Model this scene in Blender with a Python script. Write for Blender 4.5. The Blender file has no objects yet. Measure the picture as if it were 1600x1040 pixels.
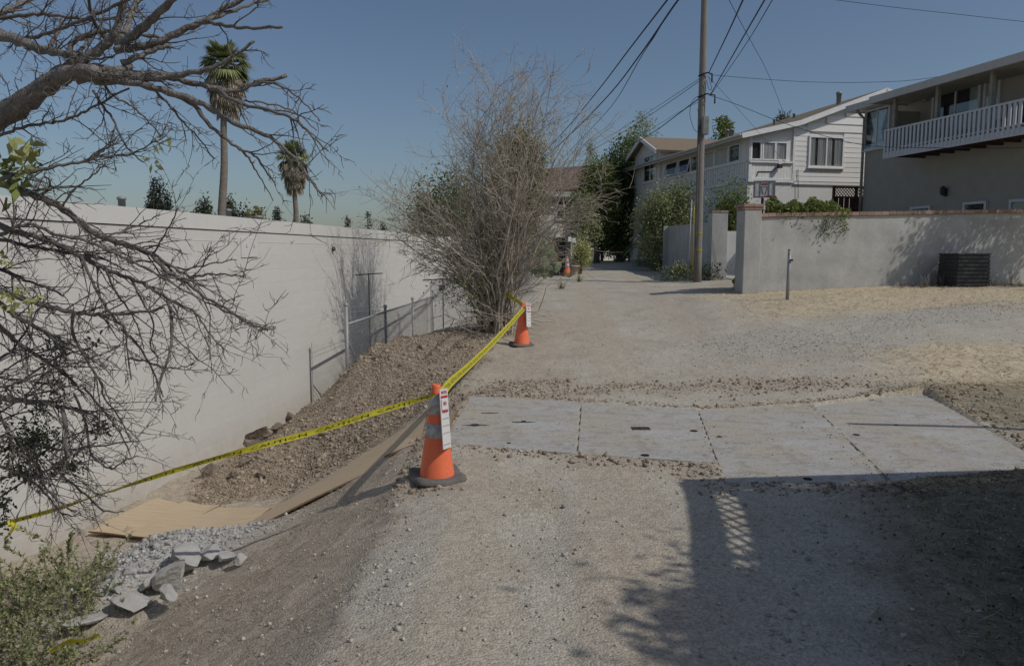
import bpy, math, random
import numpy as np
from mathutils import Vector, Matrix, Quaternion

# ------------------------------------------------------------------ camera, sky, sun, exposure
sc = bpy.context.scene
CAM_H, FPX, PITCH = 1.65, 1155.0, math.atan(125.0 / 1155.0)
cam = bpy.data.cameras.new("camera"); camo = bpy.data.objects.new("camera", cam)
sc.collection.objects.link(camo)
cam.sensor_width = 36.0; cam.lens = 36.0 * FPX / 1600.0
cam.clip_start = 0.05; cam.clip_end = 8000
camo.location = (0, 0, CAM_H); camo.rotation_euler = (math.pi / 2 - PITCH, 0, 0)
sc.camera = camo
SUN_EL, SUN_AZ = math.radians(46), math.radians(-25)      # azimuth from +X, towards -Y (behind the camera)
SUN = Vector((math.cos(SUN_EL) * math.cos(SUN_AZ), math.cos(SUN_EL) * math.sin(SUN_AZ), math.sin(SUN_EL)))
world = bpy.data.worlds.new("World"); sc.world = world; world.use_nodes = True
wn = world.node_tree; bg = wn.nodes["Background"]
sky = wn.nodes.new("ShaderNodeTexSky"); sky.sky_type = 'NISHITA'; sky.sun_disc = False
sky.sun_elevation = SUN_EL; sky.sun_rotation = math.radians(90) - SUN_AZ
sky.air_density = 1.0; sky.dust_density = 1.5; sky.ozone_density = 2.6; sky.altitude = 50
wn.links.new(sky.outputs[0], bg.inputs[0]); bg.inputs[1].default_value = 0.116
sl = bpy.data.lights.new("sun", 'SUN'); slo = bpy.data.objects.new("sun", sl); sc.collection.objects.link(slo)
sl.energy = 3.5; sl.angle = math.radians(0.5); sl.color = (1.0, 0.95, 0.87)
slo.rotation_euler = SUN.to_track_quat('Z', 'Y').to_euler()
vs = sc.view_settings; vs.view_transform = 'Standard'; vs.look = 'None'; vs.gamma = 1.0; vs.use_curve_mapping = False
vs.exposure = -0.78

# ------------------------------------------------------------------ helpers
C = sc.collection
RNG = random.Random(7)
NR = np.random.default_rng(7)
_cp, _sp = math.cos(PITCH), math.sin(PITCH)
def ray(px, py):
    dx, dy = (px - 800) / FPX, (520 - py) / FPX
    return Vector((dx, _cp + dy * _sp, -_sp + dy * _cp))
def at_y(px, py, Y):
    d = ray(px, py); t = Y / d.y
    return Vector((d.x * t, Y, CAM_H + d.z * t))
def at_z(px, py, z):
    d = ray(px, py); t = (z - CAM_H) / d.z
    return Vector((d.x * t, d.y * t, z))
class Frame:
    """A thing's own axes: origin and turn about Z; hit() meets a pixel's ray with one of its planes."""
    def __init__(s, o, rz):
        s.o = Vector(o); s.rz = rz; s.M = Matrix.Rotation(rz, 3, 'Z'); s.I = s.M.transposed()
    def loc(s, p): return s.I @ (Vector(p) - s.o)
    def hit(s, px, py, axis, val):
        c = s.loc((0, 0, CAM_H)); d = s.I @ ray(px, py)
        t = (val - c[axis]) / d[axis]
        return c + d * t

def tag(o, label=None, cat=None, group=None, kind=None):
    if label: o["label"] = label
    if cat: o["category"] = cat
    if group: o["group"] = group
    if kind: o["kind"] = kind
    return o
def empty(name, loc=(0, 0, 0), rz=0.0, label=None, cat=None, group=None, kind=None):
    o = bpy.data.objects.new(name, None); C.objects.link(o)
    o.location = loc; o.rotation_euler = (0, 0, rz); o.empty_display_size = 0.1
    return tag(o, label, cat, group, kind)
def link(name, me, mat=None, parent=None, loc=None, rot=None):
    o = bpy.data.objects.new(name, me); C.objects.link(o)
    if mat is not None and len(me.materials) == 0: me.materials.append(mat)
    if parent is not None: o.parent = parent
    if loc is not None: o.location = loc
    if rot is not None: o.rotation_euler = rot
    return o
def fast_mesh(name, V, F, smooth=False):
    V = np.asarray(V, dtype=np.float32).reshape(-1, 3); F = np.asarray(F, dtype=np.int32)
    k = F.shape[1]; me = bpy.data.meshes.new(name)
    me.vertices.add(len(V)); me.vertices.foreach_set("co", V.ravel())
    me.loops.add(F.size); me.loops.foreach_set("vertex_index", F.ravel())
    me.polygons.add(len(F)); me.polygons.foreach_set("loop_start", np.arange(0, F.size, k, dtype=np.int32))
    me.polygons.foreach_set("loop_total", np.full(len(F), k, dtype=np.int32))
    if smooth: me.polygons.foreach_set("use_smooth", np.ones(len(F), dtype=bool))
    me.update(calc_edges=True); return me
def copy_tree(o, parent=None):
    c = o.copy(); C.objects.link(c); c.parent = parent
    for ch in list(o.children): copy_tree(ch, c)
    return c

class MB:
    def __init__(s): s.v = []; s.f = []; s.sm = []
    def add(s, vs_, fs, smooth=False):
        b = len(s.v); s.v.extend(tuple(p) for p in vs_)
        for f in fs: s.f.append(tuple(b + i for i in f)); s.sm.append(smooth)
        return s
    def box(s, a, b):
        x0, x1 = sorted((a[0], b[0])); y0, y1 = sorted((a[1], b[1])); z0, z1 = sorted((a[2], b[2]))
        return s.add([(x0, y0, z0), (x1, y0, z0), (x1, y1, z0), (x0, y1, z0), (x0, y0, z1), (x1, y0, z1), (x1, y1, z1), (x0, y1, z1)],
                     [(0, 3, 2, 1), (4, 5, 6, 7), (0, 1, 5, 4), (1, 2, 6, 5), (2, 3, 7, 6), (3, 0, 4, 7)])
    def bar(s, p, q, w, h, up=(0, 0, 1)):
        p = Vector(p); q = Vector(q); d = (q - p).normalized(); up = Vector(up)
        sd = d.cross(up)
        if sd.length < 1e-4: sd = d.cross(Vector((0, 1, 0)))
        sd.normalize(); u = sd.cross(d).normalized()
        V = []
        for c in (p, q):
            for a, b in ((-1, -1), (1, -1), (1, 1), (-1, 1)): V.append(c + sd * (a * w / 2) + u * (b * h / 2))
        return s.add(V, [(0, 3, 2, 1), (4, 5, 6, 7), (0, 1, 5, 4), (1, 2, 6, 5), (2, 3, 7, 6), (3, 0, 4, 7)])
    def prism(s, poly, axis, a, b):
        """poly of 2-d points extruded along axis ('x','y','z') from a to b"""
        def mk(p, t):
            return {'x': (t, p[0], p[1]), 'y': (p[0], t, p[1]), 'z': (p[0], p[1], t)}[axis]
        n = len(poly); V = [mk(p, a) for p in poly] + [mk(p, b) for p in poly]
        F = [tuple(range(n))[::-1], tuple(range(n, 2 * n))] + [(i, (i + 1) % n, n + (i + 1) % n, n + i) for i in range(n)]
        return s.add(V, F)
    def slab(s, quad, th):
        """four corners, thickened downwards by th along the face normal"""
        q = [Vector(p) for p in quad]; n = (q[1] - q[0]).cross(q[3] - q[0]).normalized()
        if n.z < 0: n = -n
        V = q + [p - n * th for p in q]
        return s.add(V, [(0, 1, 2, 3), (7, 6, 5, 4), (0, 4, 5, 1), (1, 5, 6, 2), (2, 6, 7, 3), (3, 7, 4, 0)])
    def tube(s, pts, rad, n=6, cap=True, smooth=True):
        pts = [Vector(p) for p in pts]; m = len(pts)
        if not hasattr(rad, '__len__'): rad = [rad] * m
        V = []; nrm = None
        for i in range(m):
            d = (pts[min(i + 1, m - 1)] - pts[max(i - 1, 0)])
            if d.length < 1e-9: d = Vector((0, 0, 1))
            d.normalize()
            if nrm is None:
                a = Vector((0, 0, 1)) if abs(d.z) < .9 else Vector((1, 0, 0)); nrm = d.cross(a).normalized()
            else:
                nrm = nrm - d * nrm.dot(d)
                if nrm.length < 1e-6: nrm = d.orthogonal()
                nrm.normalize()
            bn = d.cross(nrm)
            for k in range(n):
                t = 2 * math.pi * k / n
                V.append(pts[i] + (nrm * math.cos(t) + bn * math.sin(t)) * rad[i])
        F = [(i * n + k, i * n + (k + 1) % n, (i + 1) * n + (k + 1) % n, (i + 1) * n + k) for i in range(m - 1) for k in range(n)]
        if cap: F += [tuple(range(n))[::-1], tuple(range((m - 1) * n, m * n))]
        return s.add(V, F, smooth)
    def lathe(s, prof, n=20, c=(0, 0, 0), smooth=True):
        V = []; m = len(prof)
        for r, z in prof:
            for k in range(n):
                t = 2 * math.pi * k / n; V.append((c[0] + r * math.cos(t), c[1] + r * math.sin(t), c[2] + z))
        F = [(i * n + k, i * n + (k + 1) % n, (i + 1) * n + (k + 1) % n, (i + 1) * n + k) for i in range(m - 1) for k in range(n)]
        return s.add(V, F, smooth)
    def build(s, name, mat, parent=None, loc=None, rot=None, bevel=0):
        me = bpy.data.meshes.new(name); me.from_pydata(s.v, [], s.f)
        if any(s.sm): me.polygons.foreach_set("use_smooth", s.sm)
        me.update()
        o = link(name, me, mat, parent, loc, rot)
        if bevel:
            m = o.modifiers.new("bevel", 'BEVEL'); m.width = bevel; m.segments = 2; m.limit_method = 'ANGLE'
        return o

# ------------------------------------------------------------------ noise for shapes
def _hash(ix, iy, seed):
    h = (ix.astype(np.int64) * 374761393 + iy.astype(np.int64) * 668265263 + seed * 974711) & 0x7fffffff
    h = ((h ^ (h >> 13)) * 1274126177) & 0x7fffffff
    return ((h ^ (h >> 16)) & 0xffff) / 65535.0
def vnoise(x, y, seed=0):
    x = np.asarray(x, float); y = np.asarray(y, float)
    ix = np.floor(x).astype(np.int64); iy = np.floor(y).astype(np.int64); fx = x - ix; fy = y - iy
    fx = fx * fx * (3 - 2 * fx); fy = fy * fy * (3 - 2 * fy)
    a = _hash(ix, iy, seed); b = _hash(ix + 1, iy, seed); c = _hash(ix, iy + 1, seed); d = _hash(ix + 1, iy + 1, seed)
    return (a * (1 - fx) + b * fx) * (1 - fy) + (c * (1 - fx) + d * fx) * fy - .5
def ss(a, b, x):
    t = np.clip((np.asarray(x, float) - a) / (b - a), 0, 1); return t * t * (3 - 2 * t)
def quat_mats(n, rng):
    q = rng.normal(size=(n, 4)); q /= np.linalg.norm(q, axis=1)[:, None]
    w, x, y, z = q.T
    return np.stack([np.stack([1 - 2 * (y * y + z * z), 2 * (x * y - z * w), 2 * (x * z + y * w)], -1),
                     np.stack([2 * (x * y + z * w), 1 - 2 * (x * x + z * z), 2 * (y * z - x * w)], -1),
                     np.stack([2 * (x * z - y * w), 2 * (y * z + x * w), 1 - 2 * (x * x + y * y)], -1)], 1)
_g = (1 + 5 ** .5) / 2
ICO_V = np.array([(-1, _g, 0), (1, _g, 0), (-1, -_g, 0), (1, -_g, 0), (0, -1, _g), (0, 1, _g), (0, -1, -_g), (0, 1, -_g), (_g, 0, -1), (_g, 0, 1), (-_g, 0, -1), (-_g, 0, 1)]) / math.sqrt(1 + _g * _g)
ICO_F = np.array([(0, 11, 5), (0, 5, 1), (0, 1, 7), (0, 7, 10), (0, 10, 11), (1, 5, 9), (5, 11, 4), (11, 10, 2), (10, 7, 6), (7, 1, 8), (3, 9, 4), (3, 4, 2), (3, 2, 6), (3, 6, 8), (3, 8, 9), (4, 9, 5), (2, 4, 11), (6, 2, 10), (8, 6, 7), (9, 8, 1)])
OCT_V = np.array([(1, 0, 0), (-1, 0, 0), (0, 1, 0), (0, -1, 0), (0, 0, 1), (0, 0, -1)], float)
OCT_F = np.array([(0, 2, 4), (2, 1, 4), (1, 3, 4), (3, 0, 4), (2, 0, 5), (1, 2, 5), (3, 1, 5), (0, 3, 5)])
def stones(P, size, rng, fine=False, flat=.75, sink=.25, jit=.3):
    """many small angular stones at P (N,3) as one mesh's arrays"""
    bv, bf = (ICO_V, ICO_F) if fine else (OCT_V, OCT_F)
    n = len(P); V = bv[None] * (1 + rng.uniform(-jit, jit, (n, len(bv), 1)))
    V = V * (np.stack([rng.uniform(.7, 1.3, n), rng.uniform(.6, 1.0, n), rng.uniform(.5, .9, n)], 1) * size[:, None])[:, None]
    V = np.einsum('nij,nkj->nki', quat_mats(n, rng), V); V[..., 2] *= flat
    V = V + P[:, None] + np.array([0, 0, 1.0]) * (size * (.5 - sink))[:, None, None]
    F = bf[None] + (np.arange(n) * len(bv))[:, None, None]
    return V.reshape(-1, 3), F.reshape(-1, 3)
def leaf_arrays(P, L, rng, width=.5, up=.4, droop=0.0, D=None):
    """folded four-point leaves at P; L lengths; D optional directions"""
    n = len(P)
    d = rng.normal(size=(n, 3)) if D is None else np.asarray(D, float) + rng.normal(size=(n, 3)) * .35
    d[:, 2] += up - droop; d /= np.linalg.norm(d, axis=1)[:, None]
    a = rng.normal(size=(n, 3)); s = np.cross(d, a); s /= np.linalg.norm(s, axis=1)[:, None] + 1e-9
    nn = np.cross(s, d)
    L = L[:, None]; w = L * width * .5
    b = P; t = P + d * L + nn * L * rng.uniform(-.15, .15, (n, 1))
    m = P + d * L * .45 - nn * L * .08
    V = np.stack([b, m + s * w, t, m - s * w], 1).reshape(-1, 3)
    return V, (np.arange(n) * 4)[:, None] + np.array([[0, 1, 2, 3]])
def clump_points(n, c, r, rng, clumps=14, spread=.28, shell=.55):
    """points gathered in clumps through an ellipsoid, denser towards its outside"""
    k = rng.normal(size=(clumps, 3)); k /= np.linalg.norm(k, axis=1)[:, None]
    k *= (rng.uniform(shell ** 3, 1, clumps) ** (1 / 3))[:, None] * rng.uniform(.75, 1.05, (clumps, 1))
    i = rng.integers(0, clumps, n)
    sp = rng.uniform(.6, 1.3, clumps)[i] * spread
    p = k[i] + rng.normal(size=(n, 3)) * sp[:, None]
    return np.asarray(c) + p * np.asarray(r)
def text_mesh(s, size, align='LEFT', bold=0.0):
    cu = bpy.data.curves.new("lettering", 'FONT'); cu.body = s; cu.size = size; cu.align_x = align; cu.resolution_u = 1; cu.offset = bold
    o = bpy.data.objects.new("lettering", cu); C.objects.link(o)
    dg = bpy.context.evaluated_depsgraph_get(); me = bpy.data.meshes.new_from_object(o.evaluated_get(dg))
    bpy.data.objects.remove(o); bpy.data.curves.remove(cu)
    return me
def ipath(pts, n):
    """smooth resample of a polyline (Catmull-Rom), n points"""
    P = [Vector(p) for p in pts]; m = len(P); out = []
    for i in range(n):
        t = i / (n - 1) * (m - 1); k = min(int(t), m - 2); f = t - k
        p0, p1, p2, p3 = P[max(k - 1, 0)], P[k], P[k + 1], P[min(k + 2, m - 1)]
        out.append(.5 * ((2 * p1) + (p2 - p0) * f + (2 * p0 - 5 * p1 + 4 * p2 - p3) * f * f + (3 * p1 - p0 - 3 * p2 + p3) * f ** 3))
    return out

# ------------------------------------------------------------------ materials
def mat(name, col, rough=.85, col2=None, scale=6.0, detail=6, var=.5, bump=0.0, bscale=40.0, island=0.0, stretch=None,
        metal=0.0, spec=.3, translucent=0.0, rand=0.0, fine=None):
    m = bpy.data.materials.new(name); m.use_nodes = True; t = m.node_tree; N = t.nodes; Lk = t.links
    b = N["Principled BSDF"]; b.inputs["Roughness"].default_value = rough; b.inputs["Metallic"].default_value = metal
    b.inputs["Specular IOR Level"].default_value = spec
    tc = N.new("ShaderNodeTexCoord"); src = tc.outputs["Object"]
    if stretch:
        mp = N.new("ShaderNodeMapping"); mp.inputs["Scale"].default_value = stretch; Lk.new(src, mp.inputs[0]); src = mp.outputs[0]
    no = N.new("ShaderNodeTexNoise"); no.inputs["Scale"].default_value = scale; no.inputs["Detail"].default_value = detail; no.inputs["Roughness"].default_value = .62
    Lk.new(src, no.inputs["Vector"])
    rp = N.new("ShaderNodeValToRGB"); rp.color_ramp.elements[0].position = .5 - .5 * var * .6; rp.color_ramp.elements[1].position = .5 + .5 * var * .6
    c2 = col2 or tuple(c * .72 for c in col)
    rp.color_ramp.elements[0].color = (*c2, 1); rp.color_ramp.elements[1].color = (*col, 1)
    Lk.new(no.outputs[0], rp.inputs[0]); out = rp.outputs[0]
    def vary(sock, amt):
        nonlocal out
        mr = N.new("ShaderNodeMapRange"); mr.inputs[3].default_value = 1 - amt; mr.inputs[4].default_value = 1 + amt; Lk.new(sock, mr.inputs[0])
        hs = N.new("ShaderNodeHueSaturation"); Lk.new(mr.outputs[0], hs.inputs["Value"]); Lk.new(out, hs.inputs["Color"]); out = hs.outputs[0]
    if island:
        g = N.new("ShaderNodeNewGeometry"); vary(g.outputs["Random Per Island"], island)
    if rand:
        oi = N.new("ShaderNodeObjectInfo"); vary(oi.outputs["Random"], rand)
    if fine:
        n3 = N.new("ShaderNodeTexNoise"); n3.inputs["Scale"].default_value = fine[0]; n3.inputs["Detail"].default_value = 3; Lk.new(src, n3.inputs["Vector"]); vary(n3.outputs[0], fine[1])
    Lk.new(out, b.inputs["Base Color"])
    if bump:
        n2 = N.new("ShaderNodeTexNoise"); n2.inputs["Scale"].default_value = bscale; n2.inputs["Detail"].default_value = 5; Lk.new(src, n2.inputs["Vector"])
        bp = N.new("ShaderNodeBump"); bp.inputs["Strength"].default_value = bump; bp.inputs["Distance"].default_value = .02
        Lk.new(n2.outputs[0], bp.inputs["Height"]); Lk.new(bp.outputs[0], b.inputs["Normal"])
    if translucent:
        tr = N.new("ShaderNodeBsdfTranslucent"); Lk.new(out, tr.inputs[0]); mx = N.new("ShaderNodeMixShader"); mx.inputs[0].default_value = translucent
        Lk.new(b.outputs[0], mx.inputs[1]); Lk.new(tr.outputs[0], mx.inputs[2]); Lk.new(mx.outputs[0], N["Material Output"].inputs[0])
    return m
def glass_mat(name, tint=(.93, .95, .96), gloss=.10):
    m = bpy.data.materials.new(name); m.use_nodes = True; t = m.node_tree; N = t.nodes; N.remove(N["Principled BSDF"])
    a = N.new("ShaderNodeBsdfTransparent"); a.inputs[0].default_value = (*tint, 1); g = N.new("ShaderNodeBsdfGlossy"); g.inputs["Roughness"].default_value = .03
    f = N.new("ShaderNodeLayerWeight"); f.inputs[0].default_value = .5; pw = N.new("ShaderNodeMath"); pw.operation = 'POWER'; pw.inputs[1].default_value = 4; t.links.new(f.outputs["Facing"], pw.inputs[0])
    ad = N.new("ShaderNodeMath"); ad.operation = 'MULTIPLY_ADD'; ad.inputs[1].default_value = .7; ad.inputs[2].default_value = gloss; t.links.new(pw.outputs[0], ad.inputs[0])
    x = N.new("ShaderNodeMixShader"); t.links.new(ad.outputs[0], x.inputs[0]); t.links.new(a.outputs[0], x.inputs[1]); t.links.new(g.outputs[0], x.inputs[2])
    t.links.new(x.outputs[0], N["Material Output"].inputs[0])
    try: m.use_transparent_shadow = True
    except Exception: pass
    return m
M = {}
def add(name, *a, **k): M[name] = mat(name, *a, **k); return M[name]
add('white_paint', (.64, .635, .61), .7, col2=(.58, .575, .55), scale=3, var=.9, bump=.08, bscale=30)
add('trim_white', (.82, .82, .81), .6, col2=(.75, .75, .74), scale=9)
add('siding', (.86, .85, .82), .7, col2=(.79, .78, .75), scale=4, rand=.04, bump=.05, bscale=60, stretch=(1, 1, 8))
add('stucco_white', (.78, .77, .74), .9, col2=(.70, .69, .66), scale=2, bump=.2, bscale=70)
add('olive_stucco', (.37, .35, .30), .9, col2=(.335, .317, .27), scale=2.5, bump=.12, bscale=80)
add('olive_trim', (.34, .325, .28), .7)
add('fascia_grey', (.55, .54, .51), .6, col2=(.48, .47, .44), scale=5)
add('baluster_white', (.62, .63, .65), .6, col2=(.55, .56, .58), scale=9)
add('shingle', (.30, .235, .17), .95, col2=(.17, .135, .10), scale=9, var=.8, bump=.6, bscale=25, stretch=(1, 3, 3), fine=(60, .3))
add('concrete', (.50, .50, .475), .92, col2=(.34, .338, .318), scale=1.5, detail=12, var=.6, bump=.25, bscale=30, fine=(14, .12))
add('brick', (.38, .25, .195), .9, col2=(.27, .185, .15), scale=14, rand=.28, bump=.3, bscale=80)
add('mortar', (.33, .31, .28), .95)
add('steel_plate', (.37, .37, .36), .7, col2=(.27, .26, .235), scale=2.2, detail=10, var=.75, bump=.08, bscale=50, spec=.35, fine=(24, .15))
def dirty_plate():
    m = mat('steel_plate', (.50, .495, .475), .72, col2=(.40, .39, .365), scale=1.7, detail=10, var=.8, bump=.08, bscale=50, fine=(30, .12))
    t = m.node_tree; N = t.nodes; L = t.links; b = N["Principled BSDF"]; tc = N.new("ShaderNodeTexCoord"); src = b.inputs["Base Color"].links[0].from_socket
    def layer(src, scale, lo, hi, col, amt, stretch=(1, 1, 1), seed=0.0):
        mp = N.new("ShaderNodeMapping"); mp.inputs["Scale"].default_value = stretch; mp.inputs["Location"].default_value = (seed, seed, 0); L.new(tc.outputs["Object"], mp.inputs[0])
        n = N.new("ShaderNodeTexNoise"); n.inputs["Scale"].default_value = scale; n.inputs["Detail"].default_value = 8; n.inputs["Roughness"].default_value = .7; L.new(mp.outputs[0], n.inputs["Vector"])
        r = N.new("ShaderNodeMapRange"); r.inputs[1].default_value = lo; r.inputs[2].default_value = hi; r.inputs[4].default_value = amt; L.new(n.outputs[0], r.inputs[0])
        x = N.new("ShaderNodeMix"); x.data_type = 'RGBA'; L.new(r.outputs[0], x.inputs[0]); L.new(src, x.inputs[6]); x.inputs[7].default_value = (*col, 1); return x.outputs[2]
    o = layer(src, 1.3, .44, .60, (.45, .40, .32), .8, (1, 1.15, 1), 3)
    o = layer(o, 8, .52, .62, (.34, .30, .24), .75, (1, 1, 1), 7)
    o = layer(o, 36, .57, .62, (.16, .13, .10), .85, (1, 1.5, 1), 1)
    o = layer(o, 3.5, .54, .66, (.27, .245, .205), .7, (.9, 1.8, 1), 5)
    L.new(o, b.inputs["Base Color"]); return m
M['steel_plate'] = dirty_plate()
add('plate_hole', (.02, .02, .02), .9)
add('plywood', (.58, .465, .32), .8, col2=(.43, .33, .22), scale=2.2, detail=10, var=.9, stretch=(1.5, 14, 1.5), bump=.06, bscale=30)
add('ply_edge', (.20, .13, .08), .9)
add('orange_cone', (.95, .225, .10), .55, col2=(.84, .175, .08), scale=9, detail=8, var=.8, spec=.4, fine=(40, .10))
add('reflective', (.66, .66, .66), .55, col2=(.28, .27, .27), scale=26, detail=8, var=.65)
add('cone_rubber', (.19, .178, .168), .85, col2=(.12, .112, .105), scale=14, bump=.1)
add('sign_white', (.72, .72, .71), .5, col2=(.66, .66, .65), scale=5)
add('sign_red', (.50, .035, .06), .6)
add('sign_line', (.28, .24, .25), .6)
add('tape_yellow', (.70, .64, .05), .5, col2=(.58, .53, .05), scale=20, translucent=.2)
add('tape_black', (.03, .03, .025), .6)
add('galvanised', (.34, .345, .345), .55, metal=.25, col2=(.27, .275, .275), scale=14)
add('dark_metal', (.06, .055, .05), .7)
add('wood_pole', (.32, .30, .272), .9, col2=(.19, .175, .158), scale=5, detail=9, var=.8, stretch=(9, 9, .5), bump=.6, bscale=14)
add('wood_weathered', (.17, .15, .13), .9, col2=(.10, .09, .08), scale=5, stretch=(6, 6, .6), rand=.15)
add('fence_dark', (.055, .05, .05), .85, rand=.3)
add('lattice_red', (.10, .045, .04), .8)
add('cedar', (.22, .15, .10), .85, rand=.15)
add('yellow_plastic', (.45, .33, .03), .5)
add('wire', (.012, .014, .02), .6)
add('box_grey', (.30, .31, .31), .6)
add('bark_dead', (.31, .285, .26), .95, col2=(.12, .107, .098), scale=16, detail=10, var=.75, bump=1.0, bscale=70, fine=(120, .35))
add('twig_dead', (.19, .17, .155), .95, col2=(.115, .102, .094), scale=15, island=.35)
add('twig_bush', (.46, .405, .335), .95, col2=(.33, .285, .23), scale=3, island=.4)
add('leaf_yellowgreen', (.52, .52, .22), .5, col2=(.37, .40, .15), scale=8, island=.4, translucent=.35)
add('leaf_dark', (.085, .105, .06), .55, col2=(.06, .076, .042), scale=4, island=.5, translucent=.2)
add('leaf_shrub', (.34, .36, .18), .6, col2=(.23, .255, .12), scale=5, island=.5, translucent=.25)
add('leaf_mid', (.23, .27, .085), .55, col2=(.15, .19, .055), scale=2, island=.5, translucent=.3)
add('leaf_hedge', (.125, .17, .055), .55, col2=(.085, .125, .038), scale=2, island=.5, translucent=.25)
add('leaf_olive', (.30, .285, .125), .6, col2=(.20, .20, .085), scale=2, island=.5, translucent=.25)
add('leaf_far', (.13, .15, .105), .7, col2=(.09, .11, .075), scale=1, island=.45, translucent=.2)
add('leaf_bamboo', (.33, .38, .23), .6, island=.4, translucent=.35)
add('leaf_dry', (.38, .31, .15), .7, island=.4, translucent=.3)
add('palm_green', (.27, .30, .13), .6, col2=(.18, .215, .09), scale=1, island=.4, translucent=.25)
add('palm_dead', (.36, .31, .23), .85, col2=(.23, .20, .15), scale=1, island=.45)
add('palm_trunk', (.25, .22, .185), .95, col2=(.15, .13, .11), scale=2.5, var=.8, stretch=(1, 1, 2.5), bump=.8, bscale=6)
add('trunk', (.12, .10, .08), .95, bump=.5, bscale=20)
add('cactus', (.15, .20, .11), .6, col2=(.11, .15, .08), scale=8, rand=.2)
add('terracotta', (.55, .44, .38), .8, rand=.15)
add('pot_pale', (.5, .5, .48), .7, rand=.2)
add('clod', (.395, .325, .25), .97, col2=(.29, .235, .175), scale=9, island=.35, bump=.5, bscale=60)
add('clod_dark', (.25, .205, .16), .97, col2=(.16, .13, .10), scale=9, bump=.8, bscale=40)
add('gravel_stone', (.49, .455, .395), .95, col2=(.41, .38, .325), scale=3, island=.35)
add('rubble_stone', (.46, .455, .44), .95, col2=(.36, .355, .34), scale=4, island=.4)
add('concrete_chunk', (.47, .465, .445), .95, col2=(.36, .35, .33), scale=5, bump=.6, bscale=30)
add('straw', (.70, .60, .42), .85, island=.4, translucent=.15)
add('straw_grey', (.36, .31, .235), .85, island=.45)
add('black_plastic', (.06, .062, .062), .55)
add('curtain', (.78, .77, .73), .9, island=.0, stretch=(1, 1, .1))
add('curtain_white', (.82, .83, .84), .9)
add('unlit_room_sheet', (.035, .035, .035), .9)  # near black, in place of unlit rooms
add('blue_fabric', (.02, .03, .11), .8)
add('brass_glass', (.42, .40, .34), .4)
add('soffit_red', (.09, .055, .045), .9)
add('roof_tile_red', (.20, .13, .11), .9, col2=(.13, .09, .08), scale=6, bump=.5, bscale=12)
add('door_panel', (.5, .5, .49), .6)
add('sign_dark', (.05, .05, .05), .6)
add('rim_red', (.30, .04, .06), .5)
add('backboard', (.66, .66, .65), .35)
add('backboard_frame', (.2, .205, .205), .5)
add('net', (.55, .5, .52), .8)
add('roof_gravel', (.4, .39, .37), .9)
add('earth_dark', (.14, .11, .085), .95)
GLASS = glass_mat('window_glass'); GLASS_DARK = glass_mat('window_glass_tinted', (.72, .82, .84), .16)
# ------------------------------------------------------------------ the lie of the land
ST = [
 (-400, [(-400, -1.2), (-3.3, -1.0), (-2.5, -.9), (-1.6, -.45), (-.8, -.04), (-.4, 0), (6, 0), (10, .15), (400, .3)]),
 (5.6, [(-400, -1.2), (-3.3, -1.0), (-2.5, -.9), (-1.6, -.45), (-.8, -.04), (-.4, 0), (6, 0), (10, .15), (400, .3)]),
 (6.7, [(-400, -1.2), (-3.2, -1.02), (-2.6, -1.0), (-1.7, -.56), (-1.0, -.13), (-.6, -.01), (6, .02), (10, .2), (400, .4)]),
 (7.8, [(-400, -1.2), (-3.8, -1.02), (-2.4, -.97), (-1.6, -.56), (-.95, -.13), (-.6, -.01), (5, .03), (10, .25), (400, .5)]),
 (9.0, [(-400, -1.2), (-3.75, -1.0), (-3.15, -.72), (-2.4, -.52), (-1.6, -.24), (-.95, -.02), (0, 0), (3, .03), (6, .12), (10, .35), (400, .6)]),
 (10.0, [(-400, -1.2), (-3.55, -1.0), (-2.95, -.56), (-2.3, -.22), (-1.8, -.08), (-1.1, .03), (0, .03), (3, .08), (6, .24), (10, .45), (400, .7)]),
 (11.0, [(-400, -1.2), (-3.45, -1.0), (-2.85, -.5), (-2.4, -.08), (-1.8, .07), (-1.1, .09), (0, .06), (3, .13), (6, .36), (10, .55), (400, .8)]),
 (12.0, [(-400, -1.2), (-3.3, -1.0), (-2.7, -.3), (-2.25, .12), (-1.6, .19), (-.9, .14), (.2, .1), (3, .2), (6, .46), (10, .64), (400, .9)]),
 (13.2, [(-400, -1.2), (-3.1, -1.0), (-2.7, -.4), (-2.1, .12), (-1.3, .2), (-.6, .17), (.3, .16), (3, .28), (6, .56), (10, .72), (400, 1.0)]),
 (15.5, [(-400, -1.2), (-2.9, -1.0), (-2.4, -.5), (-1.6, .05), (-.5, .25), (.4, .31), (3, .45), (5.8, .70), (10, .82), (400, 1.1)]),
 (18.0, [(-400, -1.2), (-2.5, -1.0), (-1.6, -.6), (-.8, .1), (-.2, .40), (.4, .46), (3.4, .60), (5.5, .71), (12, .88), (400, 1.2)]),
 (24.0, [(-400, -1.2), (-1.6, -.9), (-.6, -.3), (0, .4), (.6, .72), (2, .76), (5.6, .78), (9, .9), (400, 1.3)]),
 (28.0, [(-400, -1.2), (-1, -.8), (0, .1), (.7, .74), (2, .80), (7, .86), (12, 1.0), (400, 1.4)]),
 (45.0, [(-400, -1.2), (-1, -.5), (1.5, 1.0), (3, 1.13), (8, 1.15), (400, 1.5)]),
 (90.0, [(-400, -1.2), (-20, -1.0), (3, 1.3), (400, 1.6)]),
 (2000.0, [(-400, -1.2), (-20, -1.0), (3, 1.3), (400, 1.6)]),
]
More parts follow.
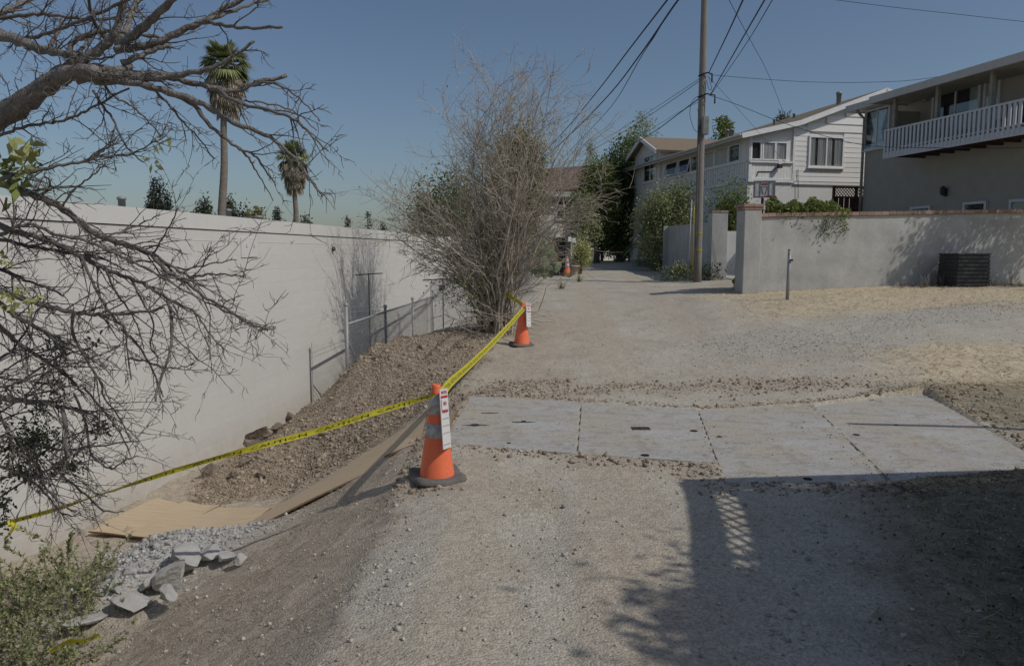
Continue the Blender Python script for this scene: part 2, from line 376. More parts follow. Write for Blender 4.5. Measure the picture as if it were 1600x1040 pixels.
def base_z(x, y):
    x = np.asarray(x, float); y = np.asarray(y, float)
    ys = np.array([s[0] for s in ST]); Z = np.stack([np.interp(x, [p[0] for p in s[1]], [p[1] for p in s[1]]) for s in ST], 0)
    k = np.clip(np.searchsorted(ys, y) - 1, 0, len(ys) - 2); f = np.clip((y - ys[k]) / (ys[k + 1] - ys[k]), 0, 1)
    z0 = np.take_along_axis(Z, k[None], 0)[0]; z1 = np.take_along_axis(Z, (k + 1)[None], 0)[0]
    return z0 * (1 - f) + z1 * f
def mound_mask(x, y):
    e = vnoise(x * 2.2, y * 2.2, 5) * .35
    return ss(-.75 + .0, -1.15, x + e - .25 * ss(9.5, 11.5, y) - .35 * ss(8.2, 9.2, y)) * ss(-3.75, -3.25, x + e * .5) * ss(0, .32, y - 7.82 - .30 * (x + 1.6) + e * .5) * ss(14.2, 13.2, y + e)
def pile_mask(x, y):
    return np.exp(-(((x + 2.72) / .66) ** 2 + ((y - 5.95) / .45) ** 2)) + .55 * np.exp(-(((x + 2.95) / .55) ** 2 + ((y - 5.25) / .42) ** 2))
def soil_mask(x, y):
    e = vnoise(x * .9, y * .9, 11) * .7 + vnoise(x * 3.1, y * 3.1, 12) * .5 + vnoise(x * 9, y * 9, 13) * .3
    a = ss(-.55, -1.15, x + e * .8 - .12 * (y - 3) * (y < 9))
    b = ss(1.2, .2, np.abs(x + .15 - .02 * y) + e) * ss(9, 10.5, y) * ss(19, 15, y) * .75
    c = ss(.7, .2, np.abs(y - 8.75 - .05 * x) + e * .5) * ss(-.8, 0, x) * ss(5.0, 3.5, x) * .6
    d = ss(.55, .15, np.abs(y - (6.15 - .19 * x)) + e * .5) * ss(-.3, .6, x) * ss(3.2, 2.5, x) * .55
    f = ss(.7, .25, np.abs(x - .35) + e * .6) * ss(7.6, 8.4, y) * ss(11, 9.6, y) * .8
    g = ss(.35, .1, np.abs(x - .35 - .05 * y) + e * .4) * ss(5, 3.5, y) * .45
    return np.clip(np.maximum.reduce([a, b, c, d, f, g]), 0, 1)
def straw_mask(x, y):
    e = vnoise(x * .8, y * .8, 21) * .9 + vnoise(x * 3.3, y * 3.3, 22) * .5
    a = ss(0, .9, y - (12.9 - .02 * (x - 4)) + e) * ss(3.9, 5.4, x + e * .6) * ss(20, 19, y)
    b = ss(4.3, 5.6, x + e * .9) * ss(8.0, 8.6, y + e * .3) * ss(11.0, 10.2, y + e)
    return np.clip(np.maximum(a, b), 0, 1)
def fresh_mask(x, y):
    e = vnoise(x * 1.1, y * 1.1, 31) * .8 + vnoise(x * 4, y * 4, 32) * .4
    a = ss(1.35, .4, np.hypot((x - 3.9 - .25 * (y - 11)) / 1.5, (y - 11.4) / 1.25) + e)
    b = ss(1, .3, np.hypot((x + .62) / .28, (y - 3.7) / .9) + e)
    c = ss(1, .3, np.hypot((x - .08 - .04 * y) / .2, (y - 3.9) / .9) + e)
    d = ss(.9, .3, np.abs(y - (12.3 + .3 * (x - 6))) + e) * ss(4.5, 6, x) * .8
    return np.clip(np.maximum.reduce([a, b, c, d]), 0, 1)
def track_mask(x, y):
    e = vnoise(x * 1.2, y * .6, 91) * .25 + vnoise(x * 6, y * 3, 92) * .14
    def band(c, w): return ss(w, w * .35, np.abs(x - c) + e)
    near = np.maximum.reduce([band(.62 + .02 * y, .34), band(-.28 + .0 * y, .22), band(1.9 + .06 * y, .35)]) * ss(6.6, 5.6, y)
    far = np.maximum(band(.9 + .055 * y, .42), band(2.3 + .065 * y, .42)) * ss(8.4, 9.4, y) * ss(32, 24, y)
    turn = band(3.2 + .33 * (y - 9), .45) * ss(8.8, 10, y) * ss(17, 14, y) * .7
    return np.clip(np.maximum.reduce([near, far, turn]), 0, 1)
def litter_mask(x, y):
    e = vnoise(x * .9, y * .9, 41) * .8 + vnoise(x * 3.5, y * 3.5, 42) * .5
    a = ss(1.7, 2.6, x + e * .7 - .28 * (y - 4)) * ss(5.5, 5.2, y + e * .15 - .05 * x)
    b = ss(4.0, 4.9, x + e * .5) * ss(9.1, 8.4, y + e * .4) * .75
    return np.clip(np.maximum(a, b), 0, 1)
PLATES = [[(692, 691), (900, 708), (906, 628), (736, 618)], [(903, 708), (1120, 722), (1088, 639), (909, 629)], [(1134, 753), (1388, 753), (1268, 634), (1091, 640)], [(1393, 751), (1640, 727), (1445, 614), (1271, 634)]]
PLATE_XY = [[(lambda p: (p.x, p.y))(at_z(px, py, .012)) for px, py in q] for q in PLATES]
def plate_dist(x, y):
    """metres outside the nearest plate's edge (negative inside)"""
    x = np.asarray(x, float); y = np.asarray(y, float); best = np.full(np.shape(x), 9e9)
    for q in PLATE_XY:
        d = np.full(np.shape(x), -9e9)
        for i in range(4):
            (ax, ay), (bx_, by_) = q[i], q[(i + 1) % 4]; L = math.hypot(bx_ - ax, by_ - ay)
            d = np.maximum(d, ((x - ax) * (by_ - ay) - (y - ay) * (bx_ - ax)) / L)
        best = np.minimum(best, d)
    return best
def ground_z(x, y, micro=True):
    x = np.asarray(x, float); y = np.asarray(y, float)
    z = base_z(x, y) + .27 * pile_mask(x, y)
    if micro:
        near = ss(60, 25, np.hypot(x, y))
        mm = mound_mask(x, y); so = soil_mask(x, y); li = litter_mask(x, y)
        pd = plate_dist(x, y); plates = ss(.14, -.02, pd)
        z = z + near * (vnoise(x * .7, y * .7, 1) * .05 + vnoise(x * 2.3, y * 2.3, 2) * .022 * (1 + 1.2 * so)) * (1 - .97 * plates)
        z = z + near * (1 - plates) * (vnoise(x * 7, y * 7, 3) * .010 + vnoise(x * 19, y * 19, 4) * .007) * (1 + .8 * so + 1.0 * li)
        z = z + mm * (vnoise(x * 3, y * 3, 6) * .07 + vnoise(x * 9, y * 9, 7) * .04 + vnoise(x * 24, y * 24, 8) * .018)
        t = .009 * np.sign(np.sin(2 * np.pi * (y + .35 * np.abs(x - .12)) / .085)) * ss(.16, .12, np.abs(x - .14)) * ss(4.3, 4.5, y) * ss(5.4, 5.2, y)
        t2 = .006 * np.sin(2 * np.pi * y / .12) * ss(.3, .22, np.abs(x - 1.35)) * ss(9.2, 9.5, y) * ss(13, 12.5, y)
        z = z + t + t2 - .012 * ss(.3, .1, np.abs(x - .14)) * ss(2.0, 2.3, y) * ss(6, 5.3, y) - .012 * ss(.3, .1, np.abs(x - 1.7 + .05 * y)) * ss(5.3, 5.1, y)
        bern = (vnoise(x * 3.1, y * 3.1, 81) + vnoise(x * 11, y * 11, 82) * .7 + .18)
        z = np.where(pd < .0, np.minimum(z, -.012 + .030 * ss(-.07, 0, pd) * np.clip(bern + .25, 0, 1)), z + .026 * ss(.22, .0, pd) * np.clip(bern + .35, 0, 1.2))
    return z
def gz(x, y): return float(ground_z(np.array([x]), np.array([y]))[0])

def axis(spec):
    out = [spec[0][0]]
    for a, b, st in spec:
        n = max(1, int(round((b - a) / st))); out += list(np.linspace(a, b, n + 1)[1:])
    return np.array(out)
xs = axis([(-3000, -400, 650), (-400, -60, 85), (-60, -12, 6), (-12, -4.6, .8), (-4.6, 5.2, .034), (5.2, 9, .09), (9, 16, .25), (16, 40, 3), (40, 400, 60), (400, 3000, 650)])
ys = axis([(-600, -60, 180), (-60, -4, 7), (-4, 2.2, .4), (2.2, 6, .03), (6, 10, .04), (10, 14, .055), (14, 20, .11), (20, 32, .3), (32, 60, 1.5), (60, 200, 20), (200, 4000, 500)])
GX, GY = np.meshgrid(xs, ys); gx, gy = GX.ravel(), GY.ravel()
GV = np.stack([gx, gy, ground_z(gx, gy)], 1)
nx, ny = len(xs), len(ys); I = np.arange(nx * ny).reshape(ny, nx)
GF = np.stack([I[:-1, :-1].ravel(), I[:-1, 1:].ravel(), I[1:, 1:].ravel(), I[1:, :-1].ravel()], 1)
gme = fast_mesh("ground", GV, GF, smooth=True)
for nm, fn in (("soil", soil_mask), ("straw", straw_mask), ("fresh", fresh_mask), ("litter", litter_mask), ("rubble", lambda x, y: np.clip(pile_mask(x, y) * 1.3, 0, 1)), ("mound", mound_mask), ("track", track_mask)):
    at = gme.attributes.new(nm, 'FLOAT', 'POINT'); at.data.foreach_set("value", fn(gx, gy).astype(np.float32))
def ground_material():
    m = bpy.data.materials.new("ground_earth"); m.use_nodes = True; t = m.node_tree; N = t.nodes; L = t.links; b = N["Principled BSDF"]
    b.inputs["Roughness"].default_value = .97; b.inputs["Specular IOR Level"].default_value = .12
    tc = N.new("ShaderNodeTexCoord")
    def noise(s, d=6, r=.65):
        n = N.new("ShaderNodeTexNoise"); n.inputs["Scale"].default_value = s; n.inputs["Detail"].default_value = d; n.inputs["Roughness"].default_value = r
        L.new(tc.outputs["Object"], n.inputs["Vector"]); return n.outputs[0]
    def ramp(sock, stops):
        r = N.new("ShaderNodeValToRGB"); e = r.color_ramp.elements
        while len(e) < len(stops): e.new(.5)
        for k, (p, c) in enumerate(stops): e[k].position = p; e[k].color = (*c, 1)
        L.new(sock, r.inputs[0]); return r.outputs[0]
    def mix(f, a, c, mode='MIX', fac=None):
        x = N.new("ShaderNodeMix"); x.data_type = 'RGBA'; x.blend_type = mode
        if fac is not None: x.inputs[0].default_value = fac
        else: L.new(f, x.inputs[0])
        L.new(a, x.inputs[6]); L.new(c, x.inputs[7]); return x.outputs[2]
    def attr(nm):
        a = N.new("ShaderNodeAttribute"); a.attribute_name = nm; return a.outputs["Fac"]
    n1, n2, n3 = noise(1.1, 8), noise(9, 6), noise(70, 4)
    road = ramp(n1, [(.3, (.40, .35, .275)), (.5, (.49, .45, .375)), (.7, (.545, .51, .44))])
    vo = N.new("ShaderNodeTexVoronoi"); vo.inputs["Scale"].default_value = 85; L.new(tc.outputs["Object"], vo.inputs["Vector"])
    pe = ramp(vo.outputs["Color"], [(.15, (.55, .53, .5)), (.5, (.95, .95, .94)), (.85, (1.28, 1.28, 1.28))])
    v2 = N.new("ShaderNodeTexVoronoi"); v2.inputs["Scale"].default_value = 38; L.new(tc.outputs["Object"], v2.inputs["Vector"])
    pe2 = ramp(v2.outputs["Color"], [(.1, (.72, .7, .67)), (.5, (1, 1, 1)), (.9, (1.18, 1.18, 1.18))])
    col = road
    col = mix(attr("track"), col, ramp(n2, [(.3, (.44, .39, .315)), (.7, (.52, .47, .39))]))
    col = mix(attr("soil"), col, ramp(n2, [(.3, (.37, .315, .25)), (.7, (.51, .445, .36))]))
    col = mix(attr("straw"), col, ramp(n2, [(.25, (.46, .385, .27)), (.5, (.64, .55, .40)), (.75, (.72, .63, .475))]))
    col = mix(attr("fresh"), col, ramp(n2, [(.3, (.42, .39, .34)), (.7, (.54, .505, .445))]))
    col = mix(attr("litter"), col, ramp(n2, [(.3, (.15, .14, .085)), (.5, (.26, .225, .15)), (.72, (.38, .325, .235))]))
    col = mix(attr("mound"), col, ramp(n2, [(.3, (.30, .245, .185)), (.7, (.41, .345, .27))]))
    col = mix(attr("rubble"), col, ramp(n2, [(.3, (.40, .395, .38)), (.7, (.54, .535, .52))]))
    col = mix(None, col, pe, 'MULTIPLY', .5); col = mix(None, col, pe2, 'MULTIPLY', .4)
    col = mix(None, col, ramp(n3, [(.3, (.75, .75, .75)), (.7, (1.2, 1.2, 1.2))]), 'MULTIPLY', .5)
    L.new(col, b.inputs["Base Color"])
    ad = N.new("ShaderNodeMath"); ad.operation = 'MULTIPLY_ADD'; L.new(vo.outputs["Distance"], ad.inputs[0]); ad.inputs[1].default_value = -.9; L.new(n3, ad.inputs[2])
    bp = N.new("ShaderNodeBump"); bp.inputs["Strength"].default_value = .6; bp.inputs["Distance"].default_value = .010; L.new(ad.outputs[0], bp.inputs["Height"]); L.new(bp.outputs[0], b.inputs["Normal"])
    return m
M['ground'] = ground_material()
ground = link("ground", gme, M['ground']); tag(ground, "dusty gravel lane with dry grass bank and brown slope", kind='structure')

# ------------------------------------------------------------------ loose stuff on the ground
def scatter(n, box, mask, y_pow=1.6):
    x0, x1, y0, y1 = box; u = NR.uniform(0, 1, n); y = y0 + (y1 - y0) * u ** y_pow; x = NR.uniform(x0, x1, n)
    keep = NR.uniform(0, 1, n) < mask(x, y); return x[keep], y[keep]
def on_ground(x, y): return np.stack([x, y, ground_z(x, y)], 1)
def not_plate(x, y): return np.where(plate_dist(x, y) < .02, .0, 1.0)
x1, y1 = scatter(52000, (-3.4, 6.5, 2.2, 11.5), lambda x, y: not_plate(x, y) * (.30 + .7 * fresh_mask(x, y) ) * (1 - .7 * track_mask(x, y)) * (x < .72 * y + .3) * (x > -.72 * y - .3) * ss(-.72, -.2, vnoise(x * 1.6, y * 1.6, 51) + .15) * (1 - .8 * straw_mask(x, y)))
sz = np.clip(NR.lognormal(math.log(.0065), .5, len(x1)), .003, .026)
V, F = stones(on_ground(x1, y1), sz, NR); link("gravel", fast_mesh("gravel", V, F), M['gravel_stone']); g0 = bpy.data.objects["gravel"]
tag(g0, "loose grey and tan gravel scattered over the dirt lane", "gravel", kind='stuff')
x1, y1 = scatter(22000, (1.2, 9.5, 8.6, 14.5), lambda x, y: .06 + .9 * fresh_mask(x, y), 1.0)
V, F = stones(on_ground(x1, y1), np.clip(NR.lognormal(math.log(.0105), .4, len(x1)), .006, .026), NR, flat=.6, sink=.4)
tag(link("gravel", fast_mesh("gravel", V, F), M['gravel_stone']), "patch of fresh grey crushed gravel beyond the steel plates", "gravel", kind='stuff')
# clods of the dug-out mound
x1, y1 = scatter(110000, (-3.7, -.3, 7.4, 14.2), lambda x, y: mound_mask(x, y), 1.25)
V, F = stones(on_ground(x1, y1), np.clip(NR.lognormal(math.log(.0062), .5, len(x1)), .003, .018), NR, jit=.5, flat=.9)
tag(link("soil_crumbs", fast_mesh("soil_crumbs", V, F), M['clod']), "fine loose brown soil covering the excavated mound by the white wall", "soil", kind='stuff')
x1, y1 = scatter(16000, (-3.7, -.3, 7.4, 14.2), lambda x, y: mound_mask(x, y) ** 1.5 * np.clip(.25 + 1.2 * ss(9.9, 8.2, y) * ss(-.4, .25, vnoise(x * 1.4, y * 1.4, 71)) + .8 * ss(.05, .3, vnoise(x * 1.1, y * 1.1, 72)), 0, 1), 1.1)
V, F = stones(on_ground(x1, y1), np.clip(NR.lognormal(math.log(.0125), .5, len(x1)), .008, .05), NR, fine=True, flat=.9, sink=.3, jit=.5)
tag(link("soil_clods", fast_mesh("soil_clods", V, F), M['clod']), "lumpy brown clods gathered on the mound's lower face", "soil", kind='stuff')
# soil crumbs along the edges of the plates
x1, y1 = scatter(24000, (-1.0, 5.6, 4.9, 9.6), lambda x, y: not_plate(x, y) * np.clip(soil_mask(x, y) * (x > -.9) + .5 * litter_mask(x, y) + ss(.3, .02, plate_dist(x, y)), 0, 1), 1.0)
V, F = stones(on_ground(x1, y1), np.clip(NR.lognormal(math.log(.011), .5, len(x1)), .005, .04), NR, fine=False)
tag(link("soil_crumbs", fast_mesh("soil_crumbs", V, F), M['clod']), "brown dirt crumbs along the edges of the plates", "soil", kind='stuff')
# grit strewn on the plates themselves
x1, y1 = scatter(9000, (-.7, 5.2, 5.0, 8.9), lambda x, y: np.where(plate_dist(x, y) < -.005, .05 + .55 * ss(-.25, 0, plate_dist(x, y)) * (vnoise(x * 3, y * 3, 83) > 0), 0), 1.0)
P = np.stack([x1, y1, 0 * x1 + .0125], 1)
V, F = stones(P, np.clip(NR.lognormal(math.log(.0048), .45, len(x1)), .0025, .014), NR)
tag(link("plate_grit", fast_mesh("plate_grit", V, F), M['clod']), "loose grit strewn on the steel road plates", "gravel", kind='stuff')
# rubble gravel on the little pile
x1, y1 = scatter(500, (-4.0, -1.7, 4.7, 6.6), lambda x, y: np.clip(pile_mask(x, y) * 1.2 - .25, 0, 1), 1.0)
V, F = stones(on_ground(x1, y1), np.clip(NR.lognormal(math.log(.026), .5, len(x1)), .012, .08), NR, flat=.8, sink=.35, jit=.6)
tag(link("concrete_rubble", fast_mesh("concrete_rubble", V, F), M['concrete_chunk']), "small broken concrete pieces mixed through the rubble heap", "rubble", kind='stuff')
x1, y1 = scatter(9000, (-4.2, -1.6, 4.6, 6.9), lambda x, y: np.clip(pile_mask(x, y) * 1.2 - .15, 0, 1), 1.0)
V, F = stones(on_ground(x1, y1), np.clip(NR.lognormal(math.log(.013), .35, len(x1)), .006, .032), NR, flat=.9)
tag(link("crushed_rubble", fast_mesh("crushed_rubble", V, F), M['rubble_stone']), "heap of pale crushed concrete gravel below the plywood", "gravel", kind='stuff')
def blades(x, y, ln, rng, lie=.85, w=.0022):
    n = len(x); P = on_ground(x, y); P[:, 2] += .004; a = rng.uniform(0, 2 * np.pi, n); el = rng.uniform(0, 1, n) ** 2 * (1 - lie) * 1.5 + .03
    d = np.stack([np.cos(a) * np.cos(el), np.sin(a) * np.cos(el), np.sin(el)], 1); s = np.stack([-np.sin(a), np.cos(a), 0 * a], 1) * w
    bend = rng.normal(0, .22, (n, 1)) * ln[:, None]; m = P + d * ln[:, None] * .5 + s / w * bend * .5 + np.array([0, 0, .006]); e = P + d * ln[:, None]
    V = np.stack([P - s, P + s, m + s, m - s, e + s * .3, e - s * .3], 1).reshape(-1, 3)
    b = (np.arange(n) * 6)[:, None]; F = np.concatenate([b + np.array([[0, 1, 2, 3]]), b + np.array([[3, 2, 4, 5]])], 0)
    return V, F
x1, y1 = scatter(34000, (3.4, 15, 8.2, 19.5), lambda x, y: straw_mask(x, y) * (x < .74 * y + .4), 1.0)
V, F = blades(x1, y1, NR.uniform(.05, .2, len(x1)), NR, .8, .004)
tag(link("dry_grass", fast_mesh("dry_grass", V, F), M['straw']), "flattened straw coloured dry grass on the bank below the concrete wall", "grass", kind='stuff')
x1, y1 = scatter(14000, (-3.6, -.5, 2.4, 6.6), lambda x, y: soil_mask(x, y) * .55 * (1 - np.clip(pile_mask(x, y) * 2, 0, 1)) * (vnoise(x * 2, y * 2, 61) > -.15), 1.0)
V, F = blades(x1, y1, NR.uniform(.03, .13, len(x1)), NR, .92, .0013)
tag(link("dry_grass", fast_mesh("dry_grass", V, F), M['straw_grey']), "thin grey straw lying on the bare brown slope", "grass", kind='stuff')
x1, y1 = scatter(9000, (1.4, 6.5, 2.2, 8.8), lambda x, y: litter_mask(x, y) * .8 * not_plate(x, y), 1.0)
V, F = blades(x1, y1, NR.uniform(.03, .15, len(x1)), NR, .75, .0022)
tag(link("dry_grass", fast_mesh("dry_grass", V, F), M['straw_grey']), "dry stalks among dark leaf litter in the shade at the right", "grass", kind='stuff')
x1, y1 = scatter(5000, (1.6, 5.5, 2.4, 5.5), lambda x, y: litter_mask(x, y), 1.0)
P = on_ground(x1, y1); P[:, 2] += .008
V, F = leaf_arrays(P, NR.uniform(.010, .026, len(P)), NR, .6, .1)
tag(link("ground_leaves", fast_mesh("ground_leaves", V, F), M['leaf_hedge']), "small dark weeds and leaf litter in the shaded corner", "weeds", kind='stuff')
# taller dry weeds along the foot of the concrete wall and on the lane
def weed(name, p, n, h, spread, label, material, rng, w=.004):
    r = empty(name, (p[0], p[1], gz(p[0], p[1])), 0, label, "weed", "dry weeds along the lane")
    mb = MB()
    for i in range(n):
        a = rng.uniform(0, 6.28); t = rng.uniform(.1, 1) * spread; hh = h * rng.uniform(.5, 1)
        b = Vector((rng.uniform(-1, 1) * spread * .3, rng.uniform(-1, 1) * spread * .3, -.01))
        mb.tube([b, b + Vector((math.cos(a) * t * .4, math.sin(a) * t * .4, hh * .6)), b + Vector((math.cos(a) * t, math.sin(a) * t, hh))], [w, w * .8, w * .3], 3)
    mb.build("stalks", material, r); return r
wr = random.Random(3)
for i in range(16):
    px = 1412 + i * 12 + wr.uniform(-5, 5); Y = 18.0 + wr.uniform(-.5, .15); X = (px - 800) / FPX * Y
    weed("dry_weed", (X, Y), 14, wr.uniform(.15, .42), .16, "spindly dry weed at the foot of the concrete wall", M['straw_grey'], wr, .005)
for px, py in ((889, 440), (905, 446), (877, 452)):
    p = at_z(px, py, .62); weed("lane_weed", (p.x, p.y), 26, .32, .2, "sparse grey green weed at the left edge of the far lane", M['leaf_shrub'], wr, .006)
# ------------------------------------------------------------------ long white building on the left
WD = Vector((.1454, .9894, 0)); WO = Vector((-4.3 - .147 * 6.2, 0, 0))      # its wall line on the ground
fb = Frame(WO, -math.atan2(WD.x, WD.y))                                        # local y runs along the wall, local -x is inside
bld = empty("long_building", (WO.x, WO.y, 0), fb.rz, "long low white painted block building with a flat parapet roof", "building")
def wall_material():
    m = mat('block_wall', (.605, .598, .57), .75, col2=(.575, .568, .54), scale=.8, var=.9)
    t = m.node_tree; N = t.nodes; L = t.links; b = N["Principled BSDF"]
    tc = N.new("ShaderNodeTexCoord"); mp = N.new("ShaderNodeMapping"); mp.inputs["Rotation"].default_value = (0, math.pi / 2, math.pi / 2)
    sx = N.new("ShaderNodeSeparateXYZ"); cx = N.new("ShaderNodeCombineXYZ"); L.new(tc.outputs["Object"], sx.inputs[0]); L.new(sx.outputs[1], cx.inputs[0]); L.new(sx.outputs[2], cx.inputs[1])
    wv = N.new("ShaderNodeTexNoise"); wv.inputs["Scale"].default_value = .5; L.new(cx.outputs[0], wv.inputs["Vector"])
    br = N.new("ShaderNodeTexBrick"); br.inputs["Scale"].default_value = 1; br.inputs["Brick Width"].default_value = .40; br.inputs["Row Height"].default_value = .20
    br.inputs["Mortar Size"].default_value = .006; br.inputs["Mortar Smooth"].default_value = .6; L.new(cx.outputs[0], br.inputs["Vector"])
    n = N.new("ShaderNodeTexNoise"); n.inputs["Scale"].default_value = 7; n.inputs["Detail"].default_value = 6; L.new(tc.outputs["Object"], n.inputs["Vector"])
    nb = N.new("ShaderNodeTexNoise"); nb.inputs["Scale"].default_value = 1.3; nb.inputs["Detail"].default_value = 3
    m2 = N.new("ShaderNodeMapping"); m2.inputs["Scale"].default_value = (1, .35, 2.2); L.new(tc.outputs["Object"], m2.inputs[0]); L.new(m2.outputs[0], nb.inputs["Vector"])
    a = N.new("ShaderNodeMath"); a.operation = 'MULTIPLY_ADD'; L.new(br.outputs["Fac"], a.inputs[0]); a.inputs[1].default_value = -.22; L.new(n.outputs[0], a.inputs[2])
    c = N.new("ShaderNodeMath"); c.operation = 'MULTIPLY_ADD'; L.new(nb.outputs[0], c.inputs[0]); c.inputs[1].default_value = 2.0; L.new(a.outputs[0], c.inputs[2])
    bp = N.new("ShaderNodeBump"); bp.inputs["Strength"].default_value = .32; bp.inputs["Distance"].default_value = .02; L.new(c.outputs[0], bp.inputs["Height"]); L.new(bp.outputs[0], b.inputs["Normal"])
    src = b.inputs["Base Color"].links[0].from_socket
    st = N.new("ShaderNodeTexNoise"); st.inputs["Scale"].default_value = 2.2; st.inputs["Detail"].default_value = 8; m3 = N.new("ShaderNodeMapping"); m3.inputs["Scale"].default_value = (1, 2.0, .35); L.new(tc.outputs["Object"], m3.inputs[0]); L.new(m3.outputs[0], st.inputs["Vector"])
    r1 = N.new("ShaderNodeMapRange"); r1.inputs[1].default_value = .52; r1.inputs[2].default_value = .75; r1.inputs[4].default_value = .14; L.new(st.outputs[0], r1.inputs[0])
    x1_ = N.new("ShaderNodeMix"); x1_.data_type = 'RGBA'; L.new(r1.outputs[0], x1_.inputs[0]); L.new(src, x1_.inputs[6]); x1_.inputs[7].default_value = (.47, .45, .405, 1)
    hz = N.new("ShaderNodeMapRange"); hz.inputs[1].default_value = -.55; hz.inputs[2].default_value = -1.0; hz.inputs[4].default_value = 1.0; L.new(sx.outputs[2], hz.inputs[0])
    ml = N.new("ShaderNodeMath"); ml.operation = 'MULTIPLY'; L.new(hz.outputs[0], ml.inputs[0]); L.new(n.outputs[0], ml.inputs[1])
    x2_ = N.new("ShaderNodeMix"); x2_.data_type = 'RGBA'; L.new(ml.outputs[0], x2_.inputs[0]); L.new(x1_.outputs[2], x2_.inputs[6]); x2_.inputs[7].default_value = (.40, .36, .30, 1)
    L.new(x2_.outputs[2], b.inputs["Base Color"])
    return m
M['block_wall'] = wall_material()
Y0, Y1 = -7.0, 27.0
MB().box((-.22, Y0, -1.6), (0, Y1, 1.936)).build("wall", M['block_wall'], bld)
MB().box((-26, Y0, -1.6), (-.22, Y0 + .2, 1.93)).box((-26, Y1 - .2, -1.6), (-.22, Y1, 1.93)).box((-26, Y0 + .2, -1.6), (-25.8, Y1 - .2, 1.93)).build("rear_wall", M['white_paint'], bld)
par = MB().box((-.24, Y0, 1.945), (.018, Y1, 2.13)).build("parapet_band", M['white_paint'], bld)
MB().box((-.02, Y0, 1.936), (.006, Y1, 1.945)).build("drip_gap", M['dark_metal'], bld)
MB().box((-25.8, Y0 + .2, 1.7), (-.24, Y1 - .2, 1.85)).build("roof", M['roof_gravel'], bld)
MB().box((.0, Y0, 1.80), (.004, Y1, 1.806)).build("joint_line", M['white_paint'], bld)
def w_hit(px, py, x=0.0): return fb.hit(px, py, 0, x)
for px, py in ((347, 366), (455, 377), (518, 381)):
    p = w_hit(px, py); o = MB().box((0, -.03, -.022), (.012, .03, .022)).tube([(.008, 0, -.01), (.04, 0, .0), (.05, 0, .03)], .008, 6).build("wall_hook", M['white_paint'], bld, p)
p = w_hit(519, 391); MB().lathe([(.0, -.02), (.035, 0), (.04, .03), (.02, .07), (0, .075)], 8).build("pipe_stub", M['wood_weathered'], bld, p + Vector((.03, 0, 0)))
a, c = w_hit(375, 371), w_hit(402, 402)
hatch = MB().box((0, a.y, c.z), (.014, c.y, a.z)).build("wall_hatch", M['white_paint'], bld)
for f in (.3, .75): MB().box((.014, a.y + (c.y - a.y) * f - .012, c.z + .15), (.03, a.y + (c.y - a.y) * f + .02, c.z + .19)).build("latch", M['white_paint'], hatch)
for px, py, r, h, Y in ((190, 312, .045, .5, 9.5), (357, 330, .05, .55, 14.0), (403, 340, .10, .3, 17.0)):
    q = at_y(px, py, Y); l = fb.loc(q)
    v = MB().lathe([(r, 1.84 - q.z), (r, 0), (r * 1.25, 0), (r * 1.25, .03), (0, .05)], 14).build("roof_vent", M['galvanised'], bld, l)
# white service door and notice in the far part of the wall, behind the fence
a, c = w_hit(672, 440), w_hit(748, 560)
pn = MB().box((0, a.y, -1.0), (.03, c.y, a.z)).build("service_door", M['door_panel'], bld)
s0, s1 = w_hit(684, 446), w_hit(693, 452)
MB().box((.033, s0.y, s1.z), (.05, s1.y, s0.z)).build("notice", M['sign_dark'], pn)

# ------------------------------------------------------------------ chain link fence between wall and mound
FP0 = Vector((-2.70, 12.0, 0)); FP1 = Vector((-2.12, 19.8, 0)); fd = (FP1 - FP0); fl = fd.length; fa = math.atan2(fd.y, fd.x)
cf = empty("chain_link_fence", FP0, fa, "galvanised chain link fence between soil mound and white wall", "fence")
for t, top in ((0, .80), (2.6, .58), (5.2, .58), (fl, .62)):
    MB().tube([(t, 0, -1.1), (t, 0, top)], .033 if t == 0 else .026, 10).lathe([(.042, 0), (.042, .02), (.02, .05), (0, .055)], 10, (t, 0, top)).build("post", M['galvanised'], cf)
MB().tube([(0, 0, .49), (fl, 0, .49)], .021, 8).build("top_rail", M['galvanised'], cf)
MB().tube([(.09, .02, -1.1), (.09, .02, .9)], .008, 6).build("stake", M['galvanised'], cf)
MB().tube([(.1, 0, .2), (1.5, 0, -.9)], .012, 6).build("brace", M['galvanised'], cf)
mb = MB(); H0, H1, st = -1.0, .47, .095
k = -(H1 - H0)
while k < fl:
    for sgn in (1, -1):
        a0, a1 = max(k, 0), min(k + (H1 - H0), fl)
        if a1 > a0 + .01:
            z = (lambda x: H0 + (x - k)) if sgn > 0 else (lambda x: H1 - (x - k))
            mb.tube([(a0, .004 * sgn, z(a0)), (a1, .004 * sgn, z(a1))], .0032, 3, False)
    k += st
tag(mb.build("wire_mesh", M['galvanised'], cf), kind='stuff')
for z in (.60, .68): MB().tube([(0, 0, z + .08), (1.3, 0, z + .02), (2.6, 0, z - .1)], .003, 4).build("strand", M['galvanised'], cf)
def tpost(px, py0, py1, Y, arm, label, thick=.022):
    top = at_y(px, py0, Y); r = empty("clothesline_post", (top.x, Y, -1.0), 0, label, "post")
    MB().tube([(0, 0, 0), (0, 0, top.z + 1.0)], thick, 8).build("upright", M['dark_metal'], r)
    MB().tube([(-arm, -.1, top.z + 1.0 - .02), (0, 0, top.z + 1.0), (arm, .12, top.z + 1.0 + .01)], thick, 8).build("crossbar", M['dark_metal'], r)
tpost(576, 428, 580, 14.2, .24, "thin dark metal post with a crossbar near the fence corner post", .010)
tpost(692, 436, 540, 17.0, .45, "dark metal post with wide crossbar half hidden behind the bare bush", .013)

